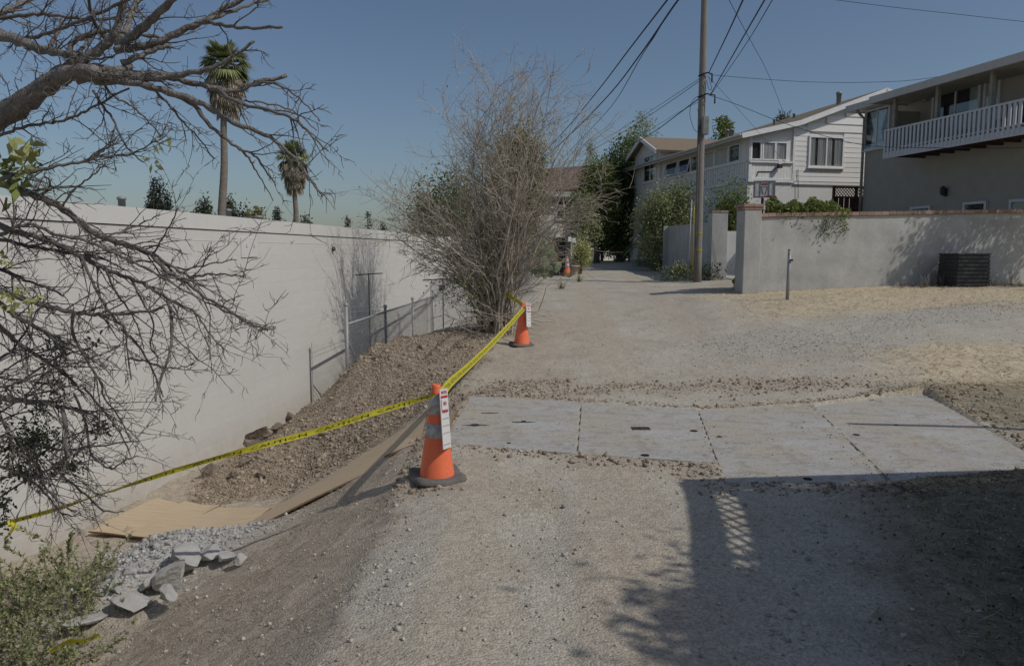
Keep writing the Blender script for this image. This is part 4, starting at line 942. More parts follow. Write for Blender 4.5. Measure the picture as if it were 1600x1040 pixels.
# ------------------------------------------------------------------ houses
RZ = math.radians(12.5)
class Plane:
    """a facade: axis 1 -> local y = v facing -y ; axis 0 -> local x = v facing -x"""
    def __init__(s, fr, axis, v): s.fr, s.axis, s.v = fr, axis, v
    def at(s, px, py):
        p = s.fr.hit(px, py, s.axis, s.v); return (p.x if s.axis == 1 else p.y), p.z
    def pt(s, u, z, off): return (u, s.v - off, z) if s.axis == 1 else (s.v - off, u, z)
    def box(s, mb, u0, u1, z0, z1, o0, o1): return mb.box(s.pt(u0, z0, o0), s.pt(u1, z1, o1))
def window(pl, parent, u0, u1, z0, z1, cols=2, fr=.06, trim=None, glass=None, curtain=None, ctype=0, name="window", sill=True, open_cols=()):
    u0, u1 = sorted((u0, u1)); z0, z1 = sorted((z0, z1)); trim = trim or M['trim_white']; glass = glass or GLASS
    mb = MB(); pl.box(mb, u0 - fr, u0, z0, z1, .0, .075); pl.box(mb, u1, u1 + fr, z0, z1, .0, .075); pl.box(mb, u0 - fr, u1 + fr, z1, z1 + fr, .0, .08); pl.box(mb, u0 - fr, u1 + fr, z0 - fr, z0, .0, .08)
    for k in range(1, cols):
        c = u0 + (u1 - u0) * k / cols; pl.box(mb, c - fr * .35, c + fr * .35, z0, z1, .0, .065)
    w = mb.build(name, trim, parent)
    pl.box(MB(), u0, u1, z0, z1, .002, .006).build("unlit_room_sheet", M['unlit_room_sheet'], w)  # dark sheet on the wall stands in for the unlit room
    for k in range(cols):
        a, b = u0 + (u1 - u0) * k / cols + fr * .36, u0 + (u1 - u0) * (k + 1) / cols - fr * .36
        mb = MB()
        if k in open_cols:
            q = [Vector(pl.pt(a, z0 + .02, .2)), Vector(pl.pt(b, z0 + .02, .2)), Vector(pl.pt(b, z1, .06)), Vector(pl.pt(a, z1, .06))]
            for i in range(4): mb.bar(q[i], q[(i + 1) % 4], .04, .04)
            mb.build("sash", trim, w)
            MB().add(q, [(0, 1, 2, 3)]).build("pane", glass, w)
        else: mb.add([pl.pt(a, z0 + .004, .05), pl.pt(b, z0 + .004, .05), pl.pt(b, z1 - .004, .05), pl.pt(a, z1 - .004, .05)], [(0, 1, 2, 3)]).build("pane", glass, w)
    if curtain:
        n = 60
        for a, b in curtain:
            ca, cb = u0 + (u1 - u0) * a, u0 + (u1 - u0) * b; V = []; F = []
            for i in range(n + 1):
                u = ca + (cb - ca) * i / n; o = .02 + .012 * math.sin(i * .95) + .006 * math.sin(i * 2.3 + a * 9)
                if ctype == 1:
                    mid = (ca + cb) / 2; pinch = lambda s: mid + (u - mid) * s
                    V += [pl.pt(u, z1 - .03, o), pl.pt(pinch(.45), z0 + (z1 - z0) * .45, o), pl.pt(pinch(.75), z0 + .02, o)]
                else: V += [pl.pt(u, z1 - .02, o), pl.pt(u, (z0 + z1) / 2, o), pl.pt(u, z0 + .02, o)]
            for i in range(n):
                for j in (0, 1): F.append((i * 3 + j, i * 3 + 3 + j, i * 3 + 4 + j, i * 3 + 1 + j))
            MB().add(V, F, True).build("curtain", M['curtain_white'] if ctype else M['curtain'], w)
    if sill: pl.box(MB(), u0 - fr * 1.6, u1 + fr * 1.6, z0 - fr * 1.7, z0 - fr - .003, .0, .12).build("sill", trim, w)
    return w
# --- white house
h1o = at_y(1165, 395, 31.0); F1 = Frame((h1o.x, 31.0, 0), RZ)
h1 = empty("white_house", (h1o.x, 31.0, 0), RZ, "two storey white house with shingle roof and glazed upper porch", "house")
FR = Plane(F1, 1, 0.0); LF = Plane(F1, 0, 0.0)
pk = F1.hit(1386, 141, 1, -.35); kn = F1.hit(1250, 192, 1, -.35); ev = F1.hit(1161, 212, 1, -.35)
EX, EZ, KX, KZ, PX_, PZ = ev.x, ev.z, kn.x, kn.z, pk.x, pk.z
BACK = 13.0
wallpoly = [(0, .6), (2 * PX_, .6), (2 * PX_, EZ - .1), (PX_, PZ - .02), (KX, KZ - .02), (0, EZ + .045)]
MB().prism(wallpoly, 'y', .02, BACK).build("wall", M['stucco_white'], h1)
# roof slopes (left low, left steep, right) as slabs with overhang
ov = .35
def slope(name, x0, z0, x1, z1, y0, y1, m, th=.09):
    return MB().slab([(x0, y0, z0), (x1, y0, z1), (x1, y1, z1), (x0, y1, z0)], th).build(name, m, h1)
slope("roof", EX - .02, EZ + .10, KX, KZ + .10, -ov + .03, BACK + .3, M['shingle'])
slope("roof", KX, KZ + .105, PX_, PZ + .10, -ov + .03, BACK + .3, M['shingle'])
slope("roof", 2 * PX_ + .3, EZ + .05, PX_, PZ + .102, -ov + .03, BACK + .3, M['shingle'])
mb = MB()
for (x0, z0, x1, z1) in ((EX - .06, EZ, KX, KZ), (KX, KZ, PX_, PZ), (PX_, PZ, 2 * PX_ + .3, EZ)): mb.slab([(x0, -ov - .02, z0 + .10), (x1, -ov - .02, z1 + .10), (x1, -ov + .028, z1 + .10), (x0, -ov + .028, z0 + .10)], .2)
mb.build("bargeboard", M['trim_white'], h1)
MB().box((EX - .07, -ov + .03, EZ - .1), (EX - .022, BACK + .3, EZ + .085)).build("fascia", M['fascia_grey'], h1)
MB().tube([(EX - .12, -ov, EZ + .03), (EX - .12, BACK, EZ + .03)], .05, 8).build("gutter", M['fascia_grey'], h1)
# sunporch, front: corner post, three windows, boarded panel below
zs_t, zs_b, zp_b = FR.at(1200, 222)[1], FR.at(1200, 251)[1], FR.at(1200, 281)[1]
ux0, ux1 = FR.at(1172, 240)[0], FR.at(1229, 240)[0]
for k, (a, b) in enumerate(((1173, 1187), (1192, 1209), (1212, 1227))):
    window(FR, h1, FR.at(a, 240)[0], FR.at(b, 240)[0], zs_b + .06, zs_t - .04, 1, .055, curtain=None if k == 0 else [(0.02, .98)], sill=False)
FR.box(MB(), 0, 2.02, zs_b - .1, zs_b - .03, 0, .11).build("window_ledge", M['trim_white'], h1)
xx = .02
while xx < 1.98: FR.box(MB(), xx, min(xx + .135, 1.99), zp_b + .05, zs_b - .105, 0, .03).build("porch_board", M['siding'], h1); xx += .145
FR.box(MB(), -.02, 2.06, zp_b - .1, zp_b + .045, 0, .06).build("belt_trim", M['trim_white'], h1)
FR.box(MB(), 2.0, 2.1, zp_b + .05, FR.at(1232, 203)[1] + .15, 0, .05).build("corner_trim", M['trim_white'], h1)
FR.box(MB(), -.02, .12, zp_b + .05, zs_t + .25, .032, .06).build("corner_trim", M['trim_white'], h1)
# clapboards of the main front, split round the big window
wu0, wz1 = FR.at(1266, 215); wu1, wz0 = FR.at(1314, 260)
z = zp_b - .02; i = 0; ztop = FR.at(1290, 206)[1]; pitch = .205
while z < ztop:
    segs = [(2.105, 13.0)]
    if z + pitch > wz0 - .1 and z < wz1 + .1: segs = [(2.105, wu0 - .075), (wu1 + .075, 13.0)]
    for a, b in segs:
        mb = MB(); mb.prism([(0, z), (-.022, z), (-.010, z + pitch - .004), (0, z + pitch - .004)], 'x', a, b).build("siding_board", M['siding'], h1)
    z += pitch
for row in range(6):
    zz = ztop + row * .33
    if zz + .33 > PZ - .25: break
    sl_ = (PZ - KZ) / (PX_ - KX); u = max(2.105, KX + (zz + .33 + .14 - KZ) / sl_); hi = 2 * PX_ - u
    MB().prism([(0, zz), (-.045, zz), (-.01, zz + .324), (0, zz + .324)], 'x', u, max(u + .1, PX_)).build("shingle_course", M['siding'], h1)
window(FR, h1, wu0, wu1, wz0, wz1, 2, .075, curtain=[(.0, .16), (.24, .52), (.52, .68), (.76, 1.0)])
FR.box(MB(), 2.1, 12.5, zp_b - .16, zp_b - .06, 0, .05).build("belt_trim", M['trim_white'], h1)
# floodlight, conduit
u, z = FR.at(1217, 254)
FR.box(MB(), u - .08, u + .08, z - .08, z + .08, .03, .12).build("floodlight", M['trim_white'], h1); FR.box(MB(), u - .14, u + .02, z - .25, z - .09, .1, .26).build("floodlight_head", M['dark_metal'], h1)
pts = [F1.hit(x, y, 1, -.05) for x, y in ((1183, 275), (1184, 268), (1207, 268), (1214, 262))]; MB().tube(pts, .016, 5).build("conduit", M['dark_metal'], h1)
pts = [F1.hit(x, y, 1, -.05) for x, y in ((1247, 264), (1247, 310))]; MB().tube(pts, .012, 5).build("conduit", M['dark_metal'], h1)
# sunporch, long left side: six windows over vertical boards
t_at = lambda px: LF.at(px, 250)[0]
zt_, zb2 = zs_t - .02, zs_b + .08
edges = [1158, 1140, 1118, 1100, 1081, 1062, 1042]
for k in range(6):
    a, b = t_at(edges[k]) + .06, t_at(edges[k + 1]) - .06
    window(LF, h1, a, b, zb2, zt_, 1, .05, sill=False, open_cols=(0,) if k in (4, 5) else (), curtain=[(.02, .98)] if k in (1, 2) else None)
yend = t_at(1040)
LF.box(MB(), 0.05, yend, zb2 - .14, zb2 - .055, 0, .1).build("window_ledge", M['trim_white'], h1)
y = .1; first = None
while y < yend:
    if first is None: first = LF.box(MB(), -.04, .04, zp_b + .02, zb2 - .145, 0, .05).build("porch_batten", M['siding'], h1, (0, y, 0))
    else: link("porch_batten", first.data, None, h1, (0, y, 0))
    y += .21
LF.box(MB(), 0.0, yend, zp_b - .1, zp_b + .015, 0, .07).build("belt_trim", M['trim_white'], h1)
# rear wing with its gable towards the lane
wy0, wy1 = t_at(1034), t_at(995); wz = F1.hit(1033, 233, 0, -.1).z; pkz = F1.hit(1011, 213, 0, -.3).z; ym = (wy0 + wy1) / 2
MB().prism([(wy0, .6), (wy1, .6), (wy1, wz), (ym, pkz - .1), (wy0, wz)], 'x', -.12, 9).build("wing_wall", M['stucco_white'], h1)
for a, b in ((wy0 - .45, ym), (wy1 + .45, ym)):
    zlow = wz - (pkz - .1 - wz) / (ym - wy0) * .45
    MB().slab([(-.5, a, zlow + .12), (9, a, zlow + .12), (9, b, pkz + .02), (-.5, b, pkz + .02)], .1).build("wing_roof", M['shingle'], h1)
    MB().slab([(-.56, a, zlow + .13), (-.5, a, zlow + .13), (-.5, b, pkz + .03), (-.56, b, pkz + .03)], .2).build("bargeboard", M['trim_white'], h1)
WG = Plane(F1, 0, -.12)
a, z1_ = WG.at(1008, 247); b, z0_ = WG.at(1026, 280); window(WG, h1, a, b, z0_, z1_, 2, .07, curtain=[(.05, .3)])
WGF = Plane(F1, 1, wy0)
for px, py, dx, h, r, nm in ((1351, 151, PX_ - 1.3, .55, .1, "flue_pipe"), (1190, 192, 2.9, .45, .09, "flue_pipe"), (1136, 214, 3.4, .45, .11, "flue_pipe"), (1143, 214, 3.5, .45, .11, "flue_pipe"), (1317, 155, PX_ - 2.0, .28, .05, "vent_pipe"), (1341, 147, PX_ - 1.4, .22, .06, "vent_pipe")):
    # on the roof: where the pixel's ray meets the steep left slope
    c = F1.loc((0, 0, CAM_H)); dd = F1.I @ ray(px, py); sl_ = (PZ - KZ) / (PX_ - KX)
    t = (KZ + .1 + sl_ * (c.x - KX) - c.z) / (dd.z - sl_ * dd.x); q = c + dd * t
    if not (0 < q.y < BACK) or not (KX < q.x < PX_ + .2): q = Vector((dx, min(max(q.y, 1), BACK - 1), KZ + .1 + sl_ * (dx - KX)))
    MB().lathe([(r, -.2), (r, h * .75), (r * 1.25, h * .75), (r * 1.25, h * .92), (r * .4, h), (0, h)], 12, q).build(nm, M['galvanised'], h1)
# --- olive house
c2o = at_y(1344, 395, 28.0); F2 = Frame((c2o.x, 28.0, 0), RZ)
h2 = empty("olive_house", (c2o.x, 28.0, 0), RZ, "olive stucco house with white balustraded balcony and sliding door", "house")
SF = Plane(F2, 0, 0.0); NEAR = -8.0; BX = -1.2
BP = Plane(F2, 0, BX)
ez = BP.at(1480, 122)[1]; EZ2 = ez
MB().box((0, NEAR, .6), (9, 0, EZ2 + .2)).build("wall", M['olive_stucco'], h2)
by0 = BP.at(1382, 226)[0]                          # far end of the balcony
rt = BP.at(1385, 203)[1]; rb = BP.at(1383, 248)[1]
# roof over the balcony, and the short lower eave at the corner
MB().slab([(BX - .25, NEAR, EZ2 + .02), (BX - .25, by0 + .45, EZ2 + .02), (9, by0 + .45, EZ2 + 2.9), (9, NEAR, EZ2 + 2.9)], .1).build("roof", M['shingle'], h2)
MB().box((BX - .3, NEAR, EZ2 - .2), (BX - .252, by0 + .5, EZ2 + .03)).build("fascia", M['fascia_grey'], h2)
MB().box((BX - .25, by0 + .452, EZ2 - .2), (.02, by0 + .5, EZ2 + .03)).build("fascia", M['fascia_grey'], h2)
MB().box((BX - .25, NEAR, EZ2 - .16), (-.002, by0 + .4, EZ2 - .12)).build("soffit", M['olive_trim'], h2)
e2 = SF.at(1350, 168)[1]
MB().slab([(-.5, by0 + .5, e2 + .06), (-.5, .45, e2 + .06), (9, .45, e2 + 2.6), (9, by0 + .5, e2 + 2.6)], .1).build("roof", M['shingle'], h2)
MB().box((-.55, by0 + .5, e2 - .16), (-.502, .5, e2 + .07)).build("fascia", M['fascia_grey'], h2)
MB().box((-.5, .452, e2 - .16), (2.5, .5, e2 + .07)).build("fascia", M['fascia_grey'], h2)
MB().box((-.5, by0 + .5, e2 - .14), (-.002, .45, e2 - .1)).build("soffit", M['fascia_grey'], h2)
# balcony
MB().box((BX + .02, NEAR, rb + .12), (-.002, by0 - .02, rb + .24)).build("balcony_floor", M['olive_trim'], h2)
for k in range(18): MB().box((BX + .03, by0 - .5 - k * .6, rb + .0), (-.002, by0 - .45 - k * .6, rb + .118)).build("joist", M['soffit_red'], h2)
rl = empty("balustrade", (0, 0, 0)); rl.parent = h2
MB().box((BX - .05, NEAR, rt - .06), (BX + .07, by0, rt)).build("handrail", M['baluster_white'], rl)
MB().box((BX - .03, NEAR, rb), (BX + .015, by0 + .02, rb + .2)).build("rim_board", M['baluster_white'], rl)
MB().box((BX - .02, NEAR, rb + .26), (BX + .03, by0, rb + .31)).build("bottom_rail", M['baluster_white'], rl)
base = MB().box((BX - .045, -.045, rb + .06), (BX - .031, .045, rt - .061)).box((BX - .022, -.02, rb + .201), (BX + .02, .02, rt - .061)).build("baluster", M['baluster_white'], rl, (0, by0 - .05, 0))
y = by0 - .05 - .165
while y > NEAR + .2: link("baluster", base.data, None, rl, (0, y, 0)); y -= .165
side = MB().box((BX + .08, by0 - .05, rt - .06), (-.002, by0, rt)).build("handrail", M['baluster_white'], rl)
for px in (1457, 1540):
    u = BP.at(px, 200)[0]; MB().box((BX + .08, u - .05, rb + .24), (BX + .2, u + .05, EZ2 - .16)).build("post", M['olive_trim'], h2)
u = BP.at(1392, 180)[0]; MB().box((BX + .1, u - .06, rb + .24), (BX + .22, u + .06, EZ2 - .16)).build("post", M['olive_trim'], h2)
MB().box((BX + .3, by0 - .12, rb + .245), (-.002, by0 - .05, EZ2 - .5)).build("screen_wall", M['olive_stucco'], h2)
# openings
a, zt2 = SF.at(1463, 145); b, _ = SF.at(1532, 130); zd0 = rb + .3; zd1 = SF.at(1500, 136)[1]
window(SF, h2, b, a, zd0, zd1, 2, .09, M['baluster_white'], GLASS_DARK, curtain=[(.02, .2)], name="sliding_door", sill=False)
a = SF.at(1544, 130)[0]; b = SF.at(1563, 130)[0]; window(SF, h2, b, a, zd0, SF.at(1553, 118)[1], 1, .08, M['baluster_white'], GLASS_DARK, curtain=[(.0, 1)], sill=False)
a, z1_ = SF.at(1356, 176); b, z0_ = SF.at(1388, 226); window(SF, h2, b, a, z0_, SF.at(1372, 172)[1], 2, .07, M['baluster_white'], GLASS_DARK, curtain=[(.1, .85)], ctype=1)
for px, py, w in ((1440, 331, 26), (1525, 324, 30), (1597, 320, 28)):
    a, b = SF.at(px - w / 2, py)[0], SF.at(px + w / 2, py)[0]; zt3 = SF.at(px, py - 5)[1]
    window(SF, h2, b, a, zt3 - .75, zt3, 1, .08, M['baluster_white'], GLASS_DARK, curtain=None if px > 1450 else [(0, 1)], sill=False)
for px, py in ((1449, 152), (1577, 114)):
    u, z = SF.at(px, py); SF.box(MB(), u - .1, u + .1, z - .15, z + .12, .01, .16).build("wall_lantern", M['brass_glass'], h2); SF.box(MB(), u - .13, u + .13, z + .121, z + .15, .0, .19).build("lantern_cap", M['dark_metal'], h2)
u, z = SF.at(1479, 297); wl_ = SF.box(MB(), u - .05, u + .05, z - .2, z + .05, 0, .05).build("wall_lantern", M['dark_metal'], h2)
MB().lathe([(.03, -.18), (.08, -.1), (.09, .06), (.03, .12), (0, .13)], 10, SF.pt(u, z, .14)).build("lamp_shade", M['dark_metal'], wl_)
pts = [SF.pt(.05, e2 - .1, .45), SF.pt(.05, e2 - .25, .3), SF.pt(.03, e2 - .45, .08), SF.pt(.03, .7, .08)]; MB().tube(pts, .05, 8).build("downspout", M['olive_trim'], h2)
# covered furniture on the balcony
def bundle(px, py, w, h, label):
    u, z = BP.at(px, py); o = F2.o + F2.M @ Vector((BX + .55, u, rb + .245)); r = empty("covered_chair", o, RZ, label, "chair", "blue covered balcony chairs")
    MB().box((-.25, -w / 2, 0), (.25, w / 2, h * .5)).build("seat", M['blue_fabric'], r, bevel=.06); MB().box((.12, -w / 2, h * .5), (.28, w / 2, h)).build("backrest", M['blue_fabric'], r, bevel=.05)
bundle(1412, 235, .8, .62, "navy covered chair at the balcony's far end"); bundle(1440, 226, .7, .5, "low navy covered chair in the balcony's middle"); bundle(1570, 195, 1.3, .75, "wide navy covered seat behind the balcony rail at right"); bundle(1600, 185, 1.0, .8, "navy covered chair at the picture's right edge")
# dark red lattice gate between the houses
lo = at_y(1302, 331, 29.3); lg = empty("lattice_gate", (lo.x, 29.3, .9), math.radians(12), "dark red gate with lattice top between the two houses", "gate")
zt4 = at_y(1320, 292, 29.3).z - .9; W = 1.9
for k in range(8): MB().box((k * .24, 0, 0), (k * .24 + .2, .03, zt4 - .42)).build("board", M['lattice_red'], lg)
MB().box((-.03, -.03, zt4 - .42), (W, .05, zt4 - .36)).box((-.03, -.03, zt4 - .04), (W, .05, zt4 + .02)).build("rail", M['lattice_red'], lg)
for s in (1, -1):
    k = -.3
    while k < W:
        a0, a1 = max(k, 0), min(k + .32, W)
        if a1 > a0: MB().bar((a0, .01 * s, zt4 - .36 + ((a0 - k) if s > 0 else .32 - (a0 - k))), (a1, .01 * s, zt4 - .36 + ((a1 - k) if s > 0 else .32 - (a1 - k))), .012, .035, (0, 1, 0)).build("lattice_strip", M['lattice_red'], lg)
        k += .13
for x in (-.06, .93): MB().box((x, -.05, -.2), (x + .08, .04, zt4 + .03)).build("post", M['lattice_red'], lg)
# basketball hoop behind the gate pillar
bo = at_y(1177.5, 309, 24.5); bt = at_y(1211, 282.5, 24.5); bw_, bh_ = bt.x - bo.x, bt.z - bo.z
hp = empty("basketball_hoop", ((bo.x + bt.x) / 2, 24.5, gz(bo.x, 24.5)), math.radians(-8), "basketball backboard and rim rising above the gate pillar", "basketball hoop"); zb0 = bo.z - gz(bo.x, 24.5)
MB().box((-bw_ / 2 + .03, -.012, zb0 + .03), (bw_ / 2 - .03, .012, zb0 + bh_ - .03)).build("backboard", M['backboard'], hp)
MB().box((-bw_ / 2, -.03, zb0), (-bw_ / 2 + .05, .03, zb0 + bh_)).box((bw_ / 2 - .05, -.03, zb0), (bw_ / 2, .03, zb0 + bh_)).box((-bw_ / 2 + .05, -.03, zb0), (bw_ / 2 - .05, .03, zb0 + .05)).box((-bw_ / 2 + .05, -.03, zb0 + bh_ - .04), (bw_ / 2 - .05, .03, zb0 + bh_)).build("frame", M['backboard_frame'], hp)
sq = MB()
for x in (-.14, .14): sq.box((x - .02, -.02, zb0 + .05), (x + .02, -.0125, zb0 + bh_ - .04))
sq.box((-.119, -.02, zb0 + bh_ * .62), (.119, -.0125, zb0 + bh_ * .66)).bar((-.1, -.017, zb0 + bh_ * .6), (-.03, -.017, zb0 + bh_ * .2), .03, .008, (0, 1, 0)).bar((.1, -.017, zb0 + bh_ * .6), (.03, -.017, zb0 + bh_ * .2), .03, .008, (0, 1, 0)).build("target_marks", M['backboard_frame'], hp)
MB().box((-.09, -.018, zb0 + bh_ * .74), (-.045, -.0125, zb0 + bh_ * .84)).build("dark_mark", M['dark_metal'], hp); MB().box((-.04, -.018, zb0 + bh_ * .74), (.1, -.0125, zb0 + bh_ * .84)).build("red_mark", M['sign_red'], hp)
rim = [(.12 + .2 * math.cos(t), -.27 + .2 * math.sin(t), zb0 + .02) for t in np.linspace(0, 2 * math.pi, 25)]
MB().tube(rim, .016, 6, False).build("rim", M['rim_red'], hp)
mb = MB()
for k in range(12):
    t = k * math.pi / 6; mb.tube([(.12 + .2 * math.cos(t), -.27 + .2 * math.sin(t), zb0 + .02), (.12 + .13 * math.cos(t + .3), -.27 + .13 * math.sin(t + .3), zb0 - .2), (.12 + .1 * math.cos(t), -.27 + .1 * math.sin(t), zb0 - .4)], .006, 4)
mb.build("net", M['net'], hp); MB().tube([(0, .25, 0), (0, .25, zb0 + .2), (0, .03, zb0 + .35)], .045, 8).build("pole", M['dark_metal'], hp)
# far house with red roof beyond the bush
f3 = at_y(890, 395, 48.0); h3 = empty("red_roofed_house", (f3.x, 48.0, .9), math.radians(14), "far house with a dusky red tiled roof behind the bush", "house")
zr = at_y(900, 258, 48.0).z - .9; zw = at_y(900, 300, 48.0).z - .9
MB().box((-3.2, 0, -1), (3.0, 7, zw)).build("wall", M['siding'], h3)
MB().slab([(-3.6, -.6, zw - .1), (3.4, -.6, zw + .35), (3.4, 3.5, zr + .5), (-3.6, 3.5, zr - .1)], .15).build("roof", M['roof_tile_red'], h3)
MB().slab([(-3.6, 7.6, zw - .1), (3.4, 7.6, zw + .35), (3.4, 3.5, zr + .5), (-3.6, 3.5, zr - .1)], .15).build("roof", M['roof_tile_red'], h3)
MB().box((-3.6, -.68, zw - .35), (3.4, -.6, zw - .05)).build("fascia", M['fascia_grey'], h3)
P3 = Plane(Frame((0, 0, 0), 0), 1, 0.0)
for u in (-.9, 1.2): window(P3, h3, u, u + 1.0, zw - 1.7, zw - .6, 2, .07)
# dark board fence and weathered post by the flower pots
o = at_y(846, 408, 27.8); bf = empty("board_fence", (o.x, 27.8, gz(1.2, 27.8) - .1), math.radians(10), "dark vertical board fence behind the prickly pear", "fence")
zt5 = at_y(860, 371, 27.8).z - bf.location.z
base = MB().box((0, 0, 0), (.115, .025, zt5)).build("board", M['fence_dark'], bf)
for k in range(1, 9): link("board", base.data, None, bf, (k * .122, RNG.uniform(-.006, .006), RNG.uniform(-.02, .02)))
MB().box((0, .03, zt5 * .8), (1.1, .07, zt5 * .88)).build("rail", M['fence_dark'], bf)
o = at_y(887, 410, 27.9); wp = empty("weathered_post", (o.x, 27.9, gz(o.x, 27.9) - .1), 0, "weathered grey post with two small white boxes by the flower pots", "post")
hpz = at_y(887, 342, 27.9).z - wp.location.z; MB().box((-.1, -.1, 0), (.1, .1, hpz)).build("shaft", M['wood_weathered'], wp)
for dx, z in ((.06, .62), (.22, .60)): MB().box((dx - .07, -.22, hpz * z), (dx + .06, -.105, hpz * z + .17)).build("small_box", M['trim_white'], wp)
# ------------------------------------------------------------------ plants
def branch(mb, p, d, L, r, rng, seg=5, wig=.25, grav=0.0, n=4, tip=.35):
    pts = [Vector(p)]; d = Vector(d).normalized(); wig = wig * 1.25
    for i in range(seg):
        d = (d + Vector((rng.gauss(0, wig), rng.gauss(0, wig), rng.gauss(0, wig) - grav)) * (1.6 / seg)).normalized(); pts.append(pts[-1] + d * (L / seg))
    mb.tube(pts, [r * (1 - (1 - tip) * i / seg) for i in range(seg + 1)], n, False); return pts, d
def side_dir(d, rng, ang):
    o = d.orthogonal().normalized(); o.rotate(Quaternion(d, rng.uniform(0, 2 * math.pi))); return (d * math.cos(ang) + o * math.sin(ang)).normalized()
def pt_on(pts, t):
    k = min(int(t * (len(pts) - 1)), len(pts) - 2); f = t * (len(pts) - 1) - k
    return pts[k].lerp(pts[k + 1], f), (pts[k + 1] - pts[k]).normalized()
def leaves(name, parent, P, L, m, width=.5, up=.4, droop=0.0, D=None, rng=NR):
    o = parent.matrix_world.translation if False else Vector(parent.location)
    V, F = leaf_arrays(np.asarray(P, float), np.asarray(L, float), rng, width, up, droop, D)
    return tag(link(name, fast_mesh(name, V - np.array(o), F), m, parent), kind='stuff')

# --- big bare bush by the second cone
br = random.Random(21)
bx, by = -.28, 13.7; bz = gz(bx, by) - .12
bush = empty("bare_bush", (bx, by, bz), 0, "tall leafless grey bush with many thin stems by the fence", "bush")
thin, mid = MB(), MB(); tips = []
NST = 68
for i in range(NST):
    a = br.uniform(0, 2 * math.pi); lean = abs(br.gauss(0, .62)) if i > 12 else br.uniform(.6, 1.15)
    d = Vector((math.cos(a) * math.sin(lean), math.sin(a) * math.sin(lean) * .8, math.cos(lean)))
    if i % 4 == 0 or i % 7 == 3: d = Vector((-.8 + br.uniform(-.25, .2), br.uniform(-.4, .4), .62)).normalized()
    if i % 9 == 1: d = Vector((.5, br.uniform(-.4, .2), .85)).normalized()
    if d.x > .62: d = Vector((.62, d.y, max(d.z, .6))).normalized()
    if i >= 48: ln_ = br.uniform(0, .42); d = Vector((math.cos(a) * math.sin(ln_), math.sin(a) * math.sin(ln_), math.cos(ln_)))
    up_ = d.z; L = (3.2 + 2.0 * max(up_ - .45, 0) * 1.4) * br.uniform(.66, 1.04)
    if i >= 48: L = 5.1 * br.uniform(.78, 1.02)
    p0 = Vector((br.gauss(0, .15), br.gauss(0, .16), .0))
    up0 = Vector((d.x * .25, d.y * .25, 1)).normalized(); pts = [p0]; c_ = d.copy(); n_ = 9
    for q_ in range(n_):
        f_ = min(1, q_ / n_ * 1.5); c_ = (up0.lerp(d, f_) + Vector((br.gauss(0, .13), br.gauss(0, .13), br.gauss(0, .13)))).normalized(); pts.append(pts[-1] + c_ * (L / n_))
    r0 = br.uniform(.011, .027); mid.tube(pts, [r0 * (1 - .86 * q_ / n_) for q_ in range(n_ + 1)], 5, False)
    for j in range(int(8 + L * 2)):
        t = br.uniform(.18, .98); p, e = pt_on(pts, t); l2 = L * br.uniform(.16, .40) * (1.1 - .5 * t)
        q, d2 = branch(thin, p, side_dir(e, br, br.uniform(.35, .95)), l2, .0075 * (1.15 - .5 * t), br, 5, .25, -.05 if br.random() < .75 else .25, 3, .3)
        for k in range(br.randint(4, 7)):
            t2 = br.uniform(.15, 1); p2, e2 = pt_on(q, t2); l3 = br.uniform(.10, .42)
            s, d3 = branch(thin, p2, side_dir(e2, br, br.uniform(.4, 1.1)), l3, .0042, br, 3, .3, -.03, 3, .4); tips.append((s[-1], d3))
            if br.random() < .6:
                p4, e4 = pt_on(s, br.uniform(.3, .9)); branch(thin, p4, side_dir(e4, br, br.uniform(.5, 1.2)), br.uniform(.05, .2), .003, br, 2, .3, 0, 3, .5)
mid.build("stems", M['twig_bush'], bush); tag(thin.build("twigs", M['twig_bush'], bush), kind='stuff')
# fallen tangle of dead sticks at its foot
tg = MB()
for i in range(260):
    p = Vector((br.gauss(-.05, .33), br.gauss(-.1, .35), br.uniform(.0, .5))); branch(tg, p, Vector((br.gauss(.2, 1), br.gauss(0, .6), br.gauss(.1, .5))), br.uniform(.3, 1.0), br.uniform(.004, .010), br, 4, .4, .2, 3, .4)
for i in range(70):
    p = Vector((br.gauss(.75, .4), br.gauss(.3, .5), br.uniform(1.25, 2.5))); branch(tg, p, Vector((1, br.gauss(0, .5), br.gauss(.0, .4))), br.uniform(.3, .8), .006, br, 6, .35, .02, 3, .3)
tag(tg.build("dead_tangle", M['twig_bush'], bush), kind='stuff')
sel = [tips[i] for i in br.sample(range(len(tips)), 900)]
leaves("sparse_leaves", bush, [bush.location + t[0] for t in sel], NR.uniform(.025, .06, len(sel)), M['leaf_dry'], .5)
sel = [bush.location + Vector((br.gauss(-.5, .35), br.gauss(0, .4), br.uniform(.6, 1.3))) for _ in range(700)]
leaves("low_leaves", bush, sel, NR.uniform(.03, .07, 700), M['leaf_mid'], .5)
# pale litter of branch base: dark earth bank under the bush is part of the ground

